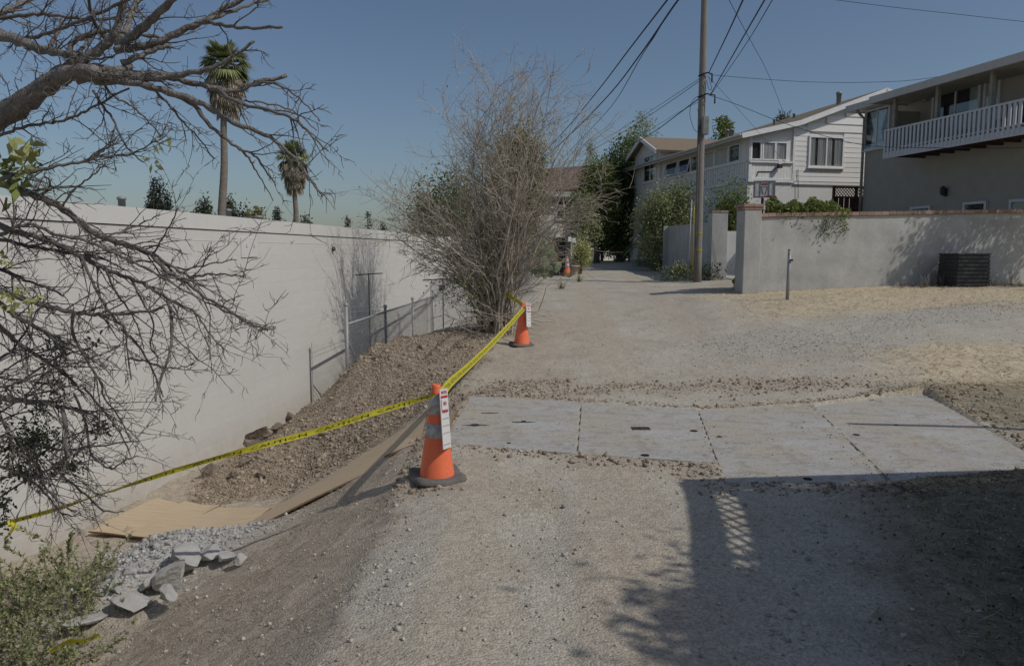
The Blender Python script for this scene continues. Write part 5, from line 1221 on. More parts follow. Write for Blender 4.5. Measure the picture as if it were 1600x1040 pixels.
def tree(name, px, py_base, py_top, half_px, Y, label, m, n, leaf, clumps=18, cz=.62, group=None, z0=None, trunk=.12, spread=.26, shape=1.0, width=.5, rng=NR, cat="tree", shell=.5, lim=1.12):
    b = at_y(px, py_base, Y); t = at_y(px, py_top, Y); z = b.z if z0 is None else z0; h = t.z - z; rx = half_px * Y / FPX
    r = empty(name, (b.x, Y, z), 0, label, cat, group); rn = random.Random(int(px * 7 + Y))
    mb = MB(); tr, e = branch(mb, (0, 0, -.3), (0, 0, 1), h * .7, trunk, rn, 6, .06, 0, 7, .4)
    for i in range(9):
        p, dd = pt_on(tr, rn.uniform(.35, .95)); branch(mb, p, side_dir(dd, rn, rn.uniform(.5, 1.0)), rx * rn.uniform(.6, 1.1), trunk * .35, rn, 5, .25, -.1, 5, .2)
    mb.build("trunk", M['trunk'], r)
    P = clump_points(n, (b.x, Y, z + h * cz), (rx * .86, rx * .8 * shape, h * (1 - cz) * .92), rng, clumps, spread, shell)
    P = P[(P[:, 2] > z + .02) & ((((P - np.array([b.x, Y, z + h * cz])) / np.array([rx, rx * shape, h * (1 - cz)])) ** 2).sum(1) ** .5 < lim)]
    leaves("crown", r, P, rng.uniform(.6, 1.3, len(P)) * leaf, m, width)
    return r
# trees far behind the white building
G = "trees far beyond the white building"
tree("conifer_tree", 251, 345, 279, 24, 62, "dark pointed evergreen behind the roof, left of the palms", M['leaf_far'], 7000, .26, 34, .5, G, -1, .25, .2)
tree("distant_tree", 322, 350, 303, 20, 70, "dark tree left of the tall palm's trunk", M['leaf_far'], 6000, .3, 18, .55, G, -1, .25)
tree("distant_tree", 368, 350, 305, 26, 72, "broad dark tree right of the tall palm's trunk", M['leaf_far'], 8000, .3, 20, .55, G, -1, .25)
tree("distant_tree", 402, 352, 326, 22, 66, "low yellowish tree between the two palms", M['leaf_olive'], 4500, .3, 14, .6, G, -1, .2)
tree("distant_tree", 434, 352, 322, 13, 80, "small tree just left of the short palm", M['leaf_far'], 2600, .3, 12, .6, G, -1, .2)
tree("distant_tree", 476, 352, 334, 14, 84, "small low tree just right of the short palm", M['leaf_far'], 2200, .3, 12, .6, G, -1, .2)
def bare_conifer(px, top, half, Y, label):
    b = at_y(px, 360, Y); h = at_y(px, top, Y).z + 1; r = empty("thin_conifer", (b.x, Y, -1), 0, label, "tree", "trees far beyond the white building"); rn = random.Random(px)
    mb = MB(); mb.tube([(0, 0, 0), (0, 0, h)], [.2, .04], 5).build("trunk", M['trunk'], r); c = MB(); P = []
    for k in range(26):
        z = h * rn.uniform(.45, .98); a = rn.uniform(0, 6.28); L = half * Y / FPX * (1.15 - z / h) * 2
        q = Vector((math.cos(a) * L, math.sin(a) * L, z - .1)); c.tube([(0, 0, z), q], [.05, .02], 3, False)
        for _ in range(14): P.append(Vector((b.x, Y, -1)) + Vector((0, 0, z)).lerp(q, rn.uniform(.3, 1)) + Vector((rn.gauss(0, .12), rn.gauss(0, .12), rn.gauss(0, .12))))
    c.build("limbs", M['trunk'], r); leaves("crown", r, P, NR.uniform(.15, .3, len(P)), M['leaf_far'])
bare_conifer(543, 336, 8, 85, "tiny bare conifer above the wall, left of its twin"); bare_conifer(575, 330, 11, 80, "tiny bare conifer above the wall, nearest the bush")
bare_conifer(598, 346, 8, 88, "tiny conifer half hidden by the bush's left twigs")
# fan palms
def palm(px_top, py_top, px_base, py_base, crown_px, skirt_px, trunk_px, Y, label, seed):
    rn = random.Random(seed); k = Y / FPX; t = at_y(px_top, py_top, Y); b = at_y(px_base, py_base, Y)
    r = empty("fan_palm", (b.x, Y, -1.2), 0, label, "palm tree", "fan palms behind the white building")
    O = Vector((b.x, Y, -1.2)); hub = Vector((t.x, Y, t.z - crown_px * k * .55)) - O
    base = Vector((0, 0, 0)); n = 14
    mb = MB(); pts = [base.lerp(hub, i / n) + Vector((.06 * math.sin(i), 0, 0)) for i in range(n + 1)]
    mb.tube(pts, [trunk_px * k * .5 * (1.25 - .55 * min(1, i / n * 1.15)) for i in range(n + 1)], 12).build("trunk", M['palm_trunk'], r)
    def fan(mbx, p, d, L, droop, nleaf, spreadang):
        d = d.normalized(); sd = d.cross(Vector((0, 0, 1)))
        sd = sd.normalized() if sd.length > .1 else Vector((1, 0, 0)); stalk = p + d * L * .35
        mbx.tube([p, stalk], [.03, .02], 3, False)
        for j in range(nleaf):
            a = (j / (nleaf - 1) - .5) * spreadang; e = (d * math.cos(a) + sd * math.sin(a)).normalized()
            tip = stalk + e * L * .65 + Vector((0, 0, -droop * L * (.35 + .25 * rn.random()))); m_ = stalk + e * L * .4
            w = sd.cross(e).cross(e) if False else (e.cross(Vector((0, 0, 1))) if abs(e.z) < .95 else Vector((1, 0, 0)))
            w = w.normalized() * (L * .042); mbx.add([stalk, m_ + w, tip, m_ - w], [(0, 1, 2, 3)])
    g = MB(); R = crown_px * k * .5
    for i in range(46):
        a = rn.uniform(0, 6.28); el = rn.uniform(-.45, 1.45); d = Vector((math.cos(a) * math.cos(el), math.sin(a) * math.cos(el), math.sin(el)))
        fan(g, hub + Vector((0, 0, rn.uniform(-.1, .2))), d, R * rn.uniform(.8, 1.12), .25 if el > .3 else .55, 17, 2.4)
    tag(g.build("crown", M['palm_green'], r), kind='stuff')
    s = MB(); SL = skirt_px * k
    for i in range(110):
        a = rn.uniform(0, 6.28); f = rn.random(); z = -SL * f; q = hub + Vector((0, 0, z)); w = (1 - f * .62)
        d = Vector((math.cos(a) * .55 * w, math.sin(a) * .55 * w, -.75)); fan(s, q + Vector((math.cos(a), math.sin(a), 0)) * R * .35 * w, d, R * rn.uniform(.55, .85), .3, 9, 1.1)
    tag(s.build("dead_skirt", M['palm_dead'], r), kind='stuff')
palm(350, 55, 341, 345, 84, 46, 12, 58, "taller fan palm with shaggy dead skirt behind the white building", 5)
palm(458, 214, 462, 350, 58, 34, 9, 70, "shorter fan palm right of the tall one", 6)

# --- green masses at the end of the lane
G = "trees and shrubs at the lane's far end"
tree("broadleaf_tree", 680, 380, 258, 55, 34, "dark green tree behind the left half of the bare bush", M['leaf_hedge'], 9000, .17, 22, .55, G, -1, .2)
tree("broadleaf_tree", 806, 400, 186, 54, 44, "rounded olive green tree behind the bare bush's top", M['leaf_olive'], 16000, .2, 30, .6, G, 0, .3, .22)
tree("broadleaf_tree", 745, 400, 260, 60, 40, "olive tree low behind the bare bush's middle", M['leaf_olive'], 7000, .19, 20, .55, G, 0, .2)
tree("evergreen_tree", 968, 410, 222, 36, 44, "dense dark green tree beside the white house's gable", M['leaf_hedge'], 20000, .17, 40, .52, G, 1.0, .25, .24, 1.2)
tree("evergreen_tree", 985, 410, 196, 17, 45, "slim light green bush top against the gable", M['leaf_mid'], 2200, .17, 12, .75, G, 1.0, .15, .3)
tree("broadleaf_tree", 932, 410, 248, 34, 42, "yellow green tree at the end of the lane", M['leaf_mid'], 13000, .16, 30, .6, G, 1.0, .2, .25)
tree("broadleaf_tree", 908, 412, 300, 34, 32, "loose leafy shrub over the board fence", M['leaf_shrub'], 4200, .12, 22, .6, G, .8, .1, .26)
tree("flowering_shrub", 908, 412, 366, 20, 28.6, "bright yellow green shrub in the flower pots", M['leaf_yellowgreen'], 2600, .085, 16, .55, G, .9, .03, .28, cat="shrub")
tree("hedge_shrub", 940, 412, 330, 24, 46, "dark shaded shrub filling the lane's end", M['leaf_dark'], 5000, .18, 16, .5, G, 1.0, .1, .3, 1.4, cat="shrub")  # the lane end's shade is put into the leaf colour
tree("hedge_shrub", 975, 412, 335, 26, 46.5, "shrub beside the house, shade put into its very dark leaf colour", M['leaf_dark'], 6000, .18, 16, .5, G, 1.0, .1, .3, 1.4, cat="shrub")  # leaves coloured very dark to stand for shade here too
tree("bamboo_clump", 1004, 400, 176, 26, 58, "feathery pale bamboo above the gable roof", M['leaf_bamboo'], 2600, .3, 26, .72, G, 1.0, .06, .2, width=.22)
tree("bamboo_clump", 922, 400, 212, 12, 60, "thin spray of bamboo left of the gable", M['leaf_bamboo'], 420, .3, 12, .8, G, 1.0, .05, .24, width=.2)
tree("broadleaf_tree", 1122, 400, 186, 20, 60, "green tree top peeking over the white house's roof", M['leaf_mid'], 1500, .3, 12, .85, G, 1.0, .2, .26)
tree("small_palm", 1214, 400, 178, 16, 62, "small dark palm top over the white house's ridge", M['leaf_dark'], 900, .5, 8, .88, G, 1.0, .2, .3, width=.14)
# climbing shrubs over the side wall
G = "leafy shrubs behind the side wall"
tree("leafy_shrub", 1046, 405, 288, 58, 31.8, "sprawling leafy fruit shrub left of the utility pole", M['leaf_shrub'], 17000, .11, 40, .5, G, 1.0, .04, .26, .8, cat="shrub", shell=.2, lim=1.35)
tree("leafy_shrub", 1020, 405, 300, 24, 33.5, "airy end of the fruit shrub before the gable wall", M['leaf_shrub'], 4200, .11, 18, .6, G, 1.0, .03, .34, .8, cat="shrub", shell=.2, lim=1.5)
tree("leafy_shrub", 1137, 405, 284, 32, 28.5, "leafy shrub right of the utility pole above the side wall", M['leaf_mid'], 9500, .105, 26, .5, G, 1.0, .04, .3, .8, cat="shrub", shell=.2, lim=1.4)
mbs = random.Random(9)
ivy = empty("ivy_hedge", (7.6, 18.6, .9), 0, "low ivy hedge growing over the brick coping", "hedge"); P = []
for i in range(12000):
    px = 1193 + 128 * mbs.random() ** 1.05; Y = 18.45 + mbs.gauss(0, .22); base = at_y(px, 334, Y).z
    hh = (19 + 4 * math.sin(px * .06) + 4 * math.sin(px * .21)) * Y / FPX * max(0.25, 1 - ((px - 1240) / 95) ** 2 if px > 1240 else 1)
    P.append(((px - 800) / FPX * Y, Y, base - .55 + (.55 + hh) * mbs.random() ** .6))
leaves("foliage", ivy, P, NR.uniform(.05, .09, len(P)), M['leaf_mid'], .65)
P = []
for (x0, y0, x1, y1, n) in ((1292, 338, 1289, 356, 46), (1296, 340, 1284, 366, 46), (1290, 352, 1296, 372, 36), (1312, 334, 1322, 346, 24), (1232, 338, 1230, 344, 12)):
    for i in range(n):
        t = mbs.random(); q = fw.hit(x0 + (x1 - x0) * t + mbs.gauss(0, 2.2), y0 + (y1 - y0) * t + mbs.gauss(0, 1.5), 1, -.05); w = fw.o + fw.M @ q; P.append(w)
leaves("trailing_stems", ivy, P, NR.uniform(.03, .055, len(P)), M['leaf_hedge'], .5, 0, .5)
# prickly pear
o = at_y(848, 432, 20.5); cz_ = gz(o.x, 20.5); ca = empty("prickly_pear", (o.x, 20.5, cz_), 0, "prickly pear cactus with broad green pads at the lane edge", "cactus")
crn = random.Random(4); padme = None
def pad(p, sc_, rx, ry, rz):
    global padme
    if padme is None:
        mb = MB(); mb.lathe([(0, 0), (.05, .02), (.11, .12), (.14, .24), (.125, .33), (.07, .39), (0, .405)], 14); padme = mb.build("pad", M['cactus'], ca, p, (rx, ry, rz)); o_ = padme
    else: o_ = link("pad", padme.data, None, ca, p, (rx, ry, rz))
    o_.scale = (sc_, sc_ * .22, sc_)
def px_pad(px, py, s, rx, ry, rz): q = at_y(px, py, 20.5 + crn.uniform(-.3, .3)) - ca.location; pad(q, s, rx, ry, rz)
for px, py, s in ((838, 434, 1.1), (850, 436, 1.1), (862, 434, .9), (846, 420, 1.15), (858, 420, 1.1), (836, 418, 1.0), (866, 414, .95), (852, 404, 1.1), (842, 402, 1.0), (862, 402, 1.0), (832, 428, .9), (868, 426, .8), (828, 412, .9), (856, 392, .8), (846, 390, .85), (822, 424, .9), (835, 398, .85)):
    px_pad(px, py, s, crn.gauss(0, .25), crn.gauss(0, .5), crn.uniform(-.9, .9))
# pots and the bird of paradise
def pot(px, py, Y, w, h, m, label):
    q = at_y(px, py, Y); z = gz(q.x, Y) - .01; r = empty("flower_pot", (q.x, Y, z), 0, label, "pot", "flower pots along the lane")
    MB().lathe([(w * .68, 0), (w * .95, h * .86), (w * 1.05, h * .86), (w * 1.05, h), (w * .92, h), (w * .9, h * .85), (0, h * .85)], 16).build("body", m, r); return r
pot(897, 414, 28.2, .2, .38, M['terracotta'], "square pale pink pot nearest the distant cone"); pot(905, 411, 28.8, .18, .36, M['terracotta'], "pale pink pot behind the first one")
for px, w, h, l in ((994, .28, .36, "left small pale pot by the house's far corner"), (1004, .26, .3, "squat grey pot in the middle of the row"), (1018, .42, .42, "wide pale pot holding the big leaved plant"), (1029, .22, .36, "narrow pot at the right of the row")): pot(px, 411, 36.0, w, h, M['pot_pale'], l)
q = at_y(1017, 400, 36.0); bp_ = empty("broad_leaved_plant", (q.x, 36.0, gz(q.x, 36) + .36), 0, "potted plant with broad banana like leaves before the house", "plant")
mb0 = MB()
for a, L, el in ((-.9, 1.3, .9), (2.5, 1.25, .8), (.4, 1.3, 1.0), (3.6, 1.1, .7), (1.4, 1.5, 1.3), (-2.0, 1.0, .6), (5.2, 1.2, .75)):
    d = Vector((math.cos(a) * math.cos(el), math.sin(a) * math.cos(el) * .6, math.sin(el))); st = d * L * .75
    mb = MB(); mb.tube([(0, 0, 0), st], [.03, .018], 5); hd = Vector((d.x, d.y, 0)).normalized(); sd = Vector((-hd.y, hd.x, 0)); V = []; F = []
    for i in range(9):
        t = i / 8; c = st + hd * (t * .9) + Vector((0, 0, .25 * t - .75 * t * t)); w = .19 * math.sin(math.pi * (t * .9 + .06)); V += [c + sd * w + Vector((0, 0, .05)), c, c - sd * w + Vector((0, 0, .05))]
    for i in range(8): F += [(i * 3, i * 3 + 1, i * 3 + 4, i * 3 + 3), (i * 3 + 1, i * 3 + 2, i * 3 + 5, i * 3 + 4)]
    mb.add(V, F, True).build("leaf", M['leaf_hedge'], bp_)
# small plants at the pole's foot
for px, py, Y, n, l, m in ((1060, 428, 23.2, 700, "scrubby weeds at the foot of the side wall", 'leaf_shrub'), (1100, 432, 22.9, 420, "dark spiky plant between pole and gate pillar", 'leaf_dark'), (1033, 410, 31.0, 500, "dark green plant at the side wall's far corner", 'leaf_hedge')):
    q = at_y(px, py, Y); z = gz(q.x, Y); r = empty("ground_plant", (q.x, Y, z), 0, l, "plant", "small plants along the side wall"); P = clump_points(n, (q.x, Y, z + .22), (.55, .25, .28), NR, 8, .4, .2); P = P[P[:, 2] > z]
    leaves("foliage", r, P, NR.uniform(.06, .14, len(P)), M[m], .4)

# ------------------------------------------------------------------ bare tree leaning in from the left
tr_ = random.Random(31)
TX, TY = -3.75, 3.7
dt = empty("bare_tree", (TX, TY, gz(TX, TY)), 0, "gnarled leafless tree reaching in from the left edge", "tree"); O = Vector(dt.location)
MB().tube([Vector(p) - O for p in ipath([(TX, TY, O.z - .3), (TX + .05, TY, .2), (TX - .05, TY - .05, 1.3), (TX + .1, TY - .1, 2.3), (TX + .0, TY - .15, 3.6)], 16)], list(np.linspace(.2, .09, 16)), 12).build("trunk", M['bark_dead'], dt)
DEP = 3.6
LIMBS = [  # (depth, start width px, end width px, pixel path)
 (3.55, 37, 17, [(0, 182), (40, 157), (80, 128), (112, 114), (150, 112)]),
 (3.6, 19, 10, [(70, 128), (100, 108), (140, 88), (168, 66), (184, 42), (196, -8)]),
 (3.65, 11, 8, [(182, 64), (196, 50), (206, 20), (218, -8)]),
 (3.5, 16, 9, [(186, 68), (202, 60), (226, 41), (248, 20), (278, -8)]),
 (3.45, 13, 7, [(180, 78), (214, 74), (248, 66), (288, 46), (320, 33), (348, 15), (388, -6)]),
 (3.4, 7, 3, [(322, 33), (362, 18), (396, 6), (440, -6)]),
 (3.42, 6, 4, [(326, 35), (352, 40), (385, 44), (441, 42)]),
 (3.4, 10, 5, [(190, 100), (222, 86), (250, 75), (268, 72)]),
 (3.45, 15, 11, [(88, 122), (120, 112), (150, 106), (180, 110), (205, 104)]),
 (3.4, 13, 4, [(170, 116), (206, 122), (240, 123), (290, 115), (326, 108), (355, 94), (397, 65)]),
 (3.35, 12, 6, [(120, 126), (160, 120), (215, 116), (250, 117), (284, 126), (336, 138), (363, 142), (394, 131), (448, 119)]),
 (3.3, 7, 2, [(339, 138), (369, 159), (437, 177), (467, 192), (491, 216), (513, 237)]),
 (3.32, 5, 1.6, [(365, 146), (395, 134), (425, 129), (455, 144), (479, 165), (500, 189)]),
 (3.3, 4, 1.6, [(375, 160), (389, 158), (434, 165), (467, 179), (495, 205)]),
 (3.4, 12, 2, [(150, 128), (200, 128), (250, 140), (300, 155), (336, 174), (360, 190), (413, 210), (440, 228), (467, 255), (485, 281), (504, 307)]),
 (3.38, 8, 2, [(255, 143), (300, 162), (324, 192), (348, 213), (372, 231), (398, 243), (413, 264), (431, 289)]),
 (3.36, 4, 1.5, [(372, 231), (388, 246), (397, 262), (410, 283), (427, 313)]),
 (3.7, 17, 9, [(0, 55), (35, 66), (63, 77), (90, 82), (118, 87)]),
 (3.6, 9, 5, [(110, 84), (112, 68), (130, 58), (155, 50), (180, 50), (220, 54), (255, 60)]),
 (3.62, 6, 4, [(116, 87), (131, 73), (142, 56), (160, 49)]),
 (3.6, 5, 3, [(122, 87), (136, 90), (154, 92), (179, 88)]),
 (3.68, 8, 4, [(77, 82), (81, 67), (92, 48), (96, 30)]),
 (3.8, 6, 4, [(0, 48), (19, 56), (48, 59), (81, 50), (115, 37), (163, 17), (210, -6)]),
 (3.85, 6, 4, [(0, 28), (48, 23), (73, 23), (115, 28), (154, 31), (204, 25)]),
 (3.9, 10, 6, [(0, 21), (25, 10), (56, -6)]),
 (3.75, 7, 4, [(165, 62), (150, 40), (142, 20), (138, -6)]),
 (3.5, 5, 3, [(0, 212), (27, 201), (67, 193), (92, 190), (123, 179), (146, 167), (202, 137)]),
 (3.3, 7, 1.8, [(0, 282), (21, 272), (57, 267), (95, 258), (127, 253), (156, 245), (203, 241), (237, 224), (262, 212)]),
 (3.28, 3, 1.5, [(135, 250), (155, 240), (170, 228), (185, 212)]),
 (3.5, 5, 2, [(145, 140), (160, 165), (176, 185), (186, 208), (200, 232), (225, 255)]),
 (3.5, 4, 2, [(160, 130), (180, 152), (205, 165), (230, 188), (252, 212)]),
 (3.45, 4, 1.5, [(240, 140), (265, 165), (285, 190), (310, 215), (335, 250)]),
 (3.4, 13, 8, [(0, 287), (32, 297), (59, 307), (89, 320), (118, 341), (148, 364), (180, 377), (211, 387), (241, 398)]),
 (3.38, 6, 2, [(236, 397), (262, 425), (290, 440), (320, 464), (350, 480), (380, 500), (405, 511), (418, 516)]),
 (3.4, 5, 2, [(180, 377), (230, 392), (275, 420), (300, 432), (330, 428), (365, 430), (384, 433)]),
 (3.5, 10, 2, [(0, 353), (21, 362), (49, 368), (89, 381), (125, 400), (162, 419), (192, 431), (222, 442), (241, 454), (269, 470), (302, 486), (315, 502), (329, 523), (350, 546)]),
 (3.45, 6, 2, [(0, 366), (21, 356), (53, 351), (85, 366), (127, 374), (161, 387), (200, 405), (240, 425), (290, 455), (340, 480), (375, 497)]),
 (3.55, 7, 4, [(0, 374), (36, 383), (74, 389), (118, 398), (150, 410)]),
 (3.6, 6, 3, [(0, 421), (18, 428), (46, 440), (75, 450), (100, 462)]),
 (3.5, 9, 3, [(0, 455), (60, 474), (85, 481), (115, 488), (148, 491), (180, 491), (240, 485), (255, 478)]),
 (3.55, 8, 4, [(0, 475), (23, 493), (46, 505), (76, 523), (92, 541), (104, 562)]),
 (3.6, 8, 4, [(0, 511), (23, 532), (51, 551), (69, 562), (92, 578), (120, 600)]),
 (3.45, 5, 2, [(126, 398), (143, 437), (157, 465), (175, 493), (196, 516), (198, 541), (205, 592)]),
 (3.48, 6, 2, [(115, 488), (113, 518), (129, 551), (145, 578), (159, 601), (162, 620), (185, 650), (205, 690)]),
 (3.42, 5, 3, [(262, 470), (267, 490), (269, 518), (264, 555), (246, 606), (243, 625)]),
 (3.42, 4, 2, [(190, 515), (214, 537), (235, 571), (248, 601), (255, 620)]),
 (3.6, 10, 4, [(0, 622), (46, 627), (76, 630), (92, 635), (115, 638), (150, 650)]),
 (3.58, 7, 4, [(97, 636), (104, 672), (101, 690), (108, 712)]),
 (3.55, 4, 2, [(115, 612), (134, 661), (141, 705), (157, 723), (175, 732), (196, 718), (217, 712)]),
 (3.6, 5, 2, [(0, 681), (35, 686), (92, 702), (138, 698), (217, 688)]),
 (3.62, 5, 2, [(0, 728), (46, 746), (81, 730), (115, 709), (150, 690)]),
 (3.55, 4, 2, [(80, 730), (104, 748), (138, 776), (162, 797), (194, 799)]),
 (3.4, 4, 2, [(0, 590), (46, 595), (92, 602), (129, 603)]),
 (3.42, 4, 1.5, [(0, 605), (46, 590), (92, 574), (138, 562), (194, 537)]),
 (3.5, 4, 2, [(130, 604), (162, 642), (185, 672), (201, 702)]),
 (3.45, 3.5, 1.6, [(60, 308), (78, 290), (70, 276), (50, 298)]),
 (3.42, 3.5, 1.5, [(98, 322), (112, 300), (130, 285), (150, 270), (165, 255)]),
 (3.4, 4, 1.5, [(160, 370), (190, 362), (230, 345), (250, 335)]),
 (3.4, 3, 1.5, [(240, 396), (258, 365), (272, 340), (277, 322)]),
 (3.45, 4, 1.6, [(200, 410), (240, 408), (285, 420), (330, 412), (370, 405), (384, 412)][:5]),
 (3.5, 4, 1.6, [(165, 420), (180, 455), (200, 482), (215, 510), (225, 545)]),
 (3.55, 4, 1.6, [(205, 436), (222, 470), (240, 505), (235, 540), (250, 560)]),
 (3.45, 3.5, 1.5, [(200, 560), (230, 565), (262, 575), (290, 572), (304, 568)]),
 (3.6, 5, 2, [(0, 560), (20, 545), (45, 510), (60, 480)]),
 (3.62, 4, 2, [(0, 650), (20, 700), (50, 720), (70, 760), (95, 785), (118, 800)]),
 (3.6, 4, 1.6, [(45, 746), (75, 775), (95, 800), (120, 806)]),
]
limb_pts = []
for k, (dep, w0, w1, pix) in enumerate(LIMBS):
    e = (k * 37 % 11 - 5) * .03
    pts = [at_y(x, y, dep + e * (i / (len(pix) - 1)) * 2) for i, (x, y) in enumerate(pix)]; wid = [w0 + (w1 - w0) * i / (len(pix) - 1) for i in range(len(pix))]
    if pix[0][0] <= 2:                                     # carry the limb on to the trunk outside the picture
        y0 = pix[0][1]; sl0 = (pix[1][1] - y0) / max(8, pix[1][0] - pix[0][0])
        zt_ = min(max(at_y(0, y0, dep).z * .8 + .1, O.z + .3), 3.2)
        pts = [Vector((TX, TY - .05, zt_)), at_y(-150, y0 - sl0 * 110, dep)] + pts; wid = [w0 * 1.45, w0 * 1.15] + wid
    n = max(10, len(pts) * 4); P = ipath(pts, n)
    R = [np.interp(i / (n - 1) * (len(wid) - 1), range(len(wid)), wid) * dep / FPX * .5 for i in range(n)]
    R = [r * (1 + .10 * math.sin(i * 1.9 + k) * (r > .008)) for i, r in enumerate(R)]
    P = [p + Vector((0, 0, 1)) * (.004 * math.sin(i * 2.1 + k)) for i, p in enumerate(P)]
    MB().tube([p - O for p in P], R, 9 if w0 > 8 else 6).build("branch", M['bark_dead'] if w0 > 9 else M['twig_dead'], dt)
    limb_pts.append((P, R, dep, k))
tw = MB(); ends = []
for P, R, dep, k in limb_pts:
    L = sum((P[i + 1] - P[i]).length for i in range(len(P) - 1)); low = P[len(P) // 2].z < 1.95
    for j in range(int(L * (32 if low else 22))):
        t = tr_.uniform(.12, 1.0); p, d = pt_on(P, t)
        if p.x < -.78 * p.y: continue
        thick = R[min(int(t * len(R)), len(R) - 1)]
        if tr_.random() < .62:                              # short spur
            q, e = branch(tw, p, side_dir(d, tr_, tr_.uniform(.6, 1.3)), tr_.uniform(.008, .032), .0026, tr_, 2, .6, 0, 3, .5)
        else:
            q, e = branch(tw, p, side_dir(d, tr_, tr_.uniform(.35, 1.0)), tr_.uniform(.10, .42 if low else .30), min(.0042, thick * .6), tr_, 7, .5, .10 if low else -.02, 3, .3)
            for m_ in range(tr_.randint(3, 7)):
                p2, e2 = pt_on(q, tr_.uniform(.15, 1)); s, e3 = branch(tw, p2, side_dir(e2, tr_, tr_.uniform(.5, 1.2)), tr_.uniform(.012, .10), .0019, tr_, 3, .6, .05, 3, .5)
                if tr_.random() < .35: branch(tw, s[1], side_dir(e3, tr_, .8), tr_.uniform(.015, .06), .0015, tr_, 2, .3, 0, 3, .6)
tag(MB().build("twigs", M['twig_dead'], dt) if False else tw.build("twigs", M['twig_dead'], dt, Vector((0, 0, 0)) - O), kind='stuff')
# the few leaves it still bears
def leaf_group(px, py, sx, sy, n, dep, L, m, name="leaves", droop=.5, width=.48):
    P = [at_y(px + tr_.gauss(0, sx), py + tr_.gauss(0, sy), dep + tr_.gauss(0, .05)) for _ in range(n)]; leaves(name, dt, P, NR.uniform(.7, 1.2, n) * L, m, width, 0, droop)
leaf_group(38, 245, 14, 14, 34, 3.3, .075, M['leaf_yellowgreen']); leaf_group(25, 290, 12, 16, 22, 3.3, .07, M['leaf_mid']); leaf_group(3, 262, 6, 16, 12, 3.3, .07, M['leaf_mid'])
leaf_group(25, 465, 17, 11, 60, 3.3, .045, M['leaf_yellowgreen']); leaf_group(5, 402, 6, 8, 14, 3.4, .045, M['leaf_yellowgreen'])
for px, py in ((236, 222), (244, 224), (250, 222), (262, 212), (270, 214), (266, 228), (219, 250), (232, 256), (240, 258), (246, 252)): leaf_group(px, py, 1.5, 2, 1, 3.32, .062, M['leaf_yellowgreen'], droop=.9, width=.34)
# dark small leaved shrub tangled in its lower twigs
ds = empty("dark_shrub", at_y(-170, 760, 3.9), 0, "dark small leaved shrub tangled in the bare tree's lowest twigs", "shrub"); ds.location.z = gz(ds.location.x, ds.location.y); P = []; mb = MB(); OD = Vector(ds.location)
for px, py, sx, sy, n in ((30, 700, 24, 22, 420), (60, 690, 16, 16, 260), (45, 740, 22, 10, 200), (110, 728, 14, 8, 150), (5, 790, 8, 24, 120), (85, 610, 16, 14, 90), (60, 640, 14, 20, 90), (160, 670, 14, 10, 70), (90, 545, 12, 16, 60), (140, 545, 12, 14, 40), (10, 610, 10, 16, 60)):
    c = at_y(px, py, 3.75); b0 = Vector((0, 0, 0)); mb.tube([p for p in ipath([c - OD + Vector((-.45, .1, -.2)), c - OD + Vector((-.2, .05, -.05)), c - OD], 6)], [.006, .005, .005, .004, .004, .003], 4, False)
    for _ in range(n): P.append(at_y(px + tr_.gauss(0, sx), py + tr_.gauss(0, sy), 3.75 + tr_.gauss(0, .12)))
    for _ in range(10):
        q = at_y(px + tr_.gauss(0, sx), py + tr_.gauss(0, sy), 3.75); mb.tube([c - OD, (c - OD).lerp(q - OD, .5) + Vector((0, 0, .02)), q - OD], [.003, .0025, .0018], 3, False)
mb.build("stems", M['twig_dead'], ds); leaves("foliage", ds, P, NR.uniform(.018, .034, len(P)), M['leaf_dark'], .5)
# green shrub in the lower left corner
sh = empty("green_shrub", (-3.3, 4.75, gz(-3.3, 4.75)), 0, "grey green small leaved shrub at the lower left corner", "shrub"); OS = Vector(sh.location); P = []; mb = MB(); fine = []
srn = random.Random(8)
for i in range(700):
    x, y = srn.uniform(-4.3, -2.45), srn.uniform(3.55, 5.7)
    if x > -2.55 - .25 * (y - 4) + .1 * math.sin(y * 5): continue
    if pile_mask(np.array([x]), np.array([y]))[0] > .55: continue
    z = gz(x, y); a = srn.uniform(0, 6.28); el = srn.uniform(.35, 1.3); L = srn.uniform(.16, .42)
    q, e = branch(mb, Vector((x, y, z)) - OS, (math.cos(a) * math.cos(el), math.sin(a) * math.cos(el), math.sin(el)), L, .0035, srn, 5, .25, 0, 3, .4)
    for j in range(int(L * 105)):
        p, d = pt_on(q, srn.uniform(.1, 1)); P.append(p + OS); fine.append(side_dir(d, srn, .9))
for pix, L in (([(95, 872), (70, 845), (45, 832), (22, 822)], 30), ([(105, 870), (108, 850), (112, 834)], 26), ([(40, 872), (25, 862), (8, 852)], 14), ([(8, 850), (12, 846)], 8)):
    pts = [at_y(x, y, 4.9) - OS for x, y in pix]; q = ipath(pts, 12); mb.tube(q, list(np.linspace(.006, .003, 12)), 4, False)
    for j in range(L * 3):
        p, d = pt_on(q, srn.uniform(.1, 1)); P.append(p + OS); fine.append(side_dir(d, srn, .9))
tag(mb.build("stems", M['straw_grey'], sh), kind='stuff')
leaves("foliage", sh, P, NR.uniform(.018, .040, len(P)), M['leaf_shrub'], .5, .2, 0, fine)

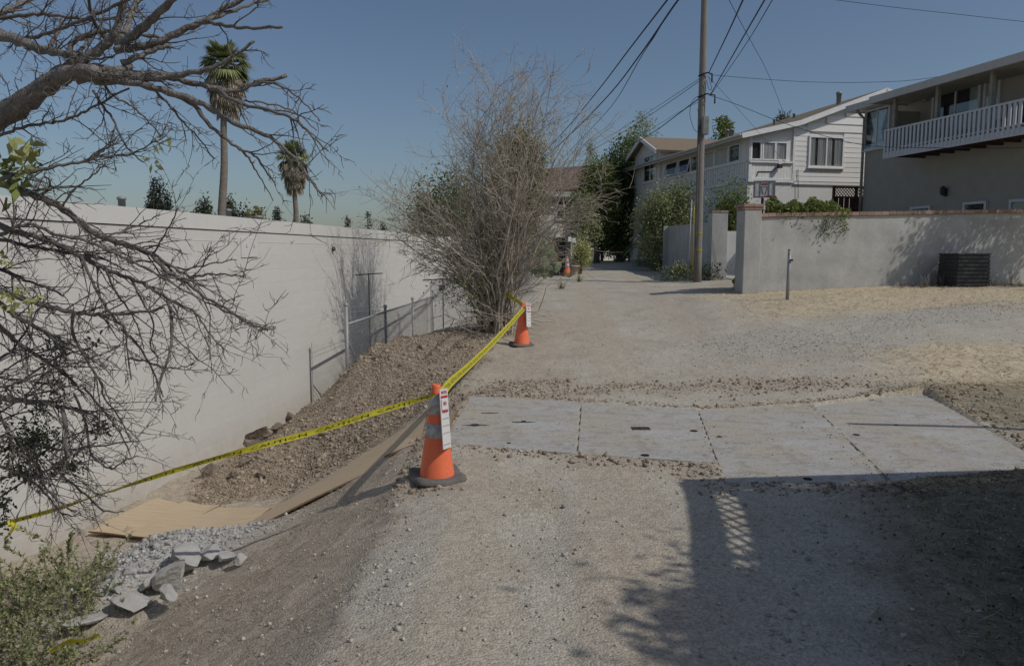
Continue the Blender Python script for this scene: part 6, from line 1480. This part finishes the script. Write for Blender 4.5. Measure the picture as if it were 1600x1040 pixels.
# ------------------------------------------------------------------ what casts the shade from beyond the right edge
HF, LH = 2.70, .30
def lattice_fence(p0, rz, length, lat, label):
    f = empty("lattice_fence", (p0[0], p0[1], 0), rz, label, "fence", "cedar fences outside the right edge"); n = int(length / .15)
    base = MB().box((0, 0, -.05), (.148, .022, HF - .07 - LH)).build("board", M['cedar'], f)
    for k in range(1, n): link("board", base.data, None, f, (k * .15, 0, 0))
    MB().box((-.16, -.06, HF - .07), (length, .09, HF)).build("cap_rail", M['cedar'], f); MB().box((0, -.02, HF - .11 - LH), (length, -.001, HF - .04 - LH)).build("mid_rail", M['cedar'], f)
    for x in (-.02, lat, length - .1): MB().box((x, .024, -.1), (x + .1, .12, HF - .071)).build("post", M['cedar'], f)
    k = lat
    up = MB().box((0, 0, HF - .068 - LH), (.148, .022, HF - .072)).build("board", M['cedar'], f, (k, 0, 0)); k += .15
    while k < length - .1: link("board", up.data, None, f, (k, 0, 0)); k += .15
    for s_ in (1, -1):
        k = -LH
        while k < lat:
            a0, a1 = max(k, 0), min(k + LH, lat); zz = lambda t: HF - .07 - LH + ((t - k) if s_ > 0 else LH - (t - k))
            if a1 > a0 + .01: MB().bar((a0, .008 * s_ + .01, zz(a0)), (a1, .008 * s_ + .01, zz(a1)), .010, .03, (0, 1, 0)).build("lattice_strip", M['cedar'], f)
            k += .15
lattice_fence((3.66, 4.06), math.atan2(-1, -.2), 7.0, 1.5, "cedar fence with lattice top running along the lane's right side")
lattice_fence((3.75, 4.07), math.atan2(.26, 2.79), 4.2, 2.6, "cedar fence with lattice top turning away from the lane")
ps = empty("shadow_rail", (5.35, 6.02, 0), math.atan2(-.17, 1.49), "unseen high timber rail on posts, added to shade a line on the plate", "rail")  # added out of view, turned so its shadow crosses the farthest right plate
MB().box((0, -.03, 2.36), (3.6, .03, 2.43)).build("crossbar", M['cedar'], ps)
for x in (1.9, 3.5): MB().box((x, -.05, -.1), (x + .1, .05, 2.358)).build("post", M['cedar'], ps)
def shade_tree(x, y, z0, zc, rx, ry, rz, n, leaf, label):
    r = empty("shade_tree", (x, y, z0), 0, label, "tree"); rn = random.Random(int(x * 10)); mb = MB()
    t, e = branch(mb, (0, 0, -.2), (0, 0, 1), zc - z0, .14, rn, 6, .05, 0, 8, .5)
    for i in range(10): p, d = pt_on(t, rn.uniform(.5, 1)); branch(mb, p, side_dir(d, rn, .8), rx * .9, .04, rn, 5, .2, -.1, 5, .2)
    mb.build("trunk", M['trunk'], r); P = clump_points(n, (x, y, zc), (rx, ry, rz), NR, 60, .15, .3); leaves("crown", r, P, NR.uniform(.7, 1.3, n) * leaf, M['leaf_mid'], .5)
shade_tree(6.05, .6, 0, 4.0, 1.5, 1.5, 1.2, 40000, .11, "leafy tree beyond the lattice fence, outside the picture")
shade_tree(14.4, 17.2, .8, 4.9, 1.75, 1.5, 1.5, 6500, .13, "tree before the concrete wall, beyond the right edge")
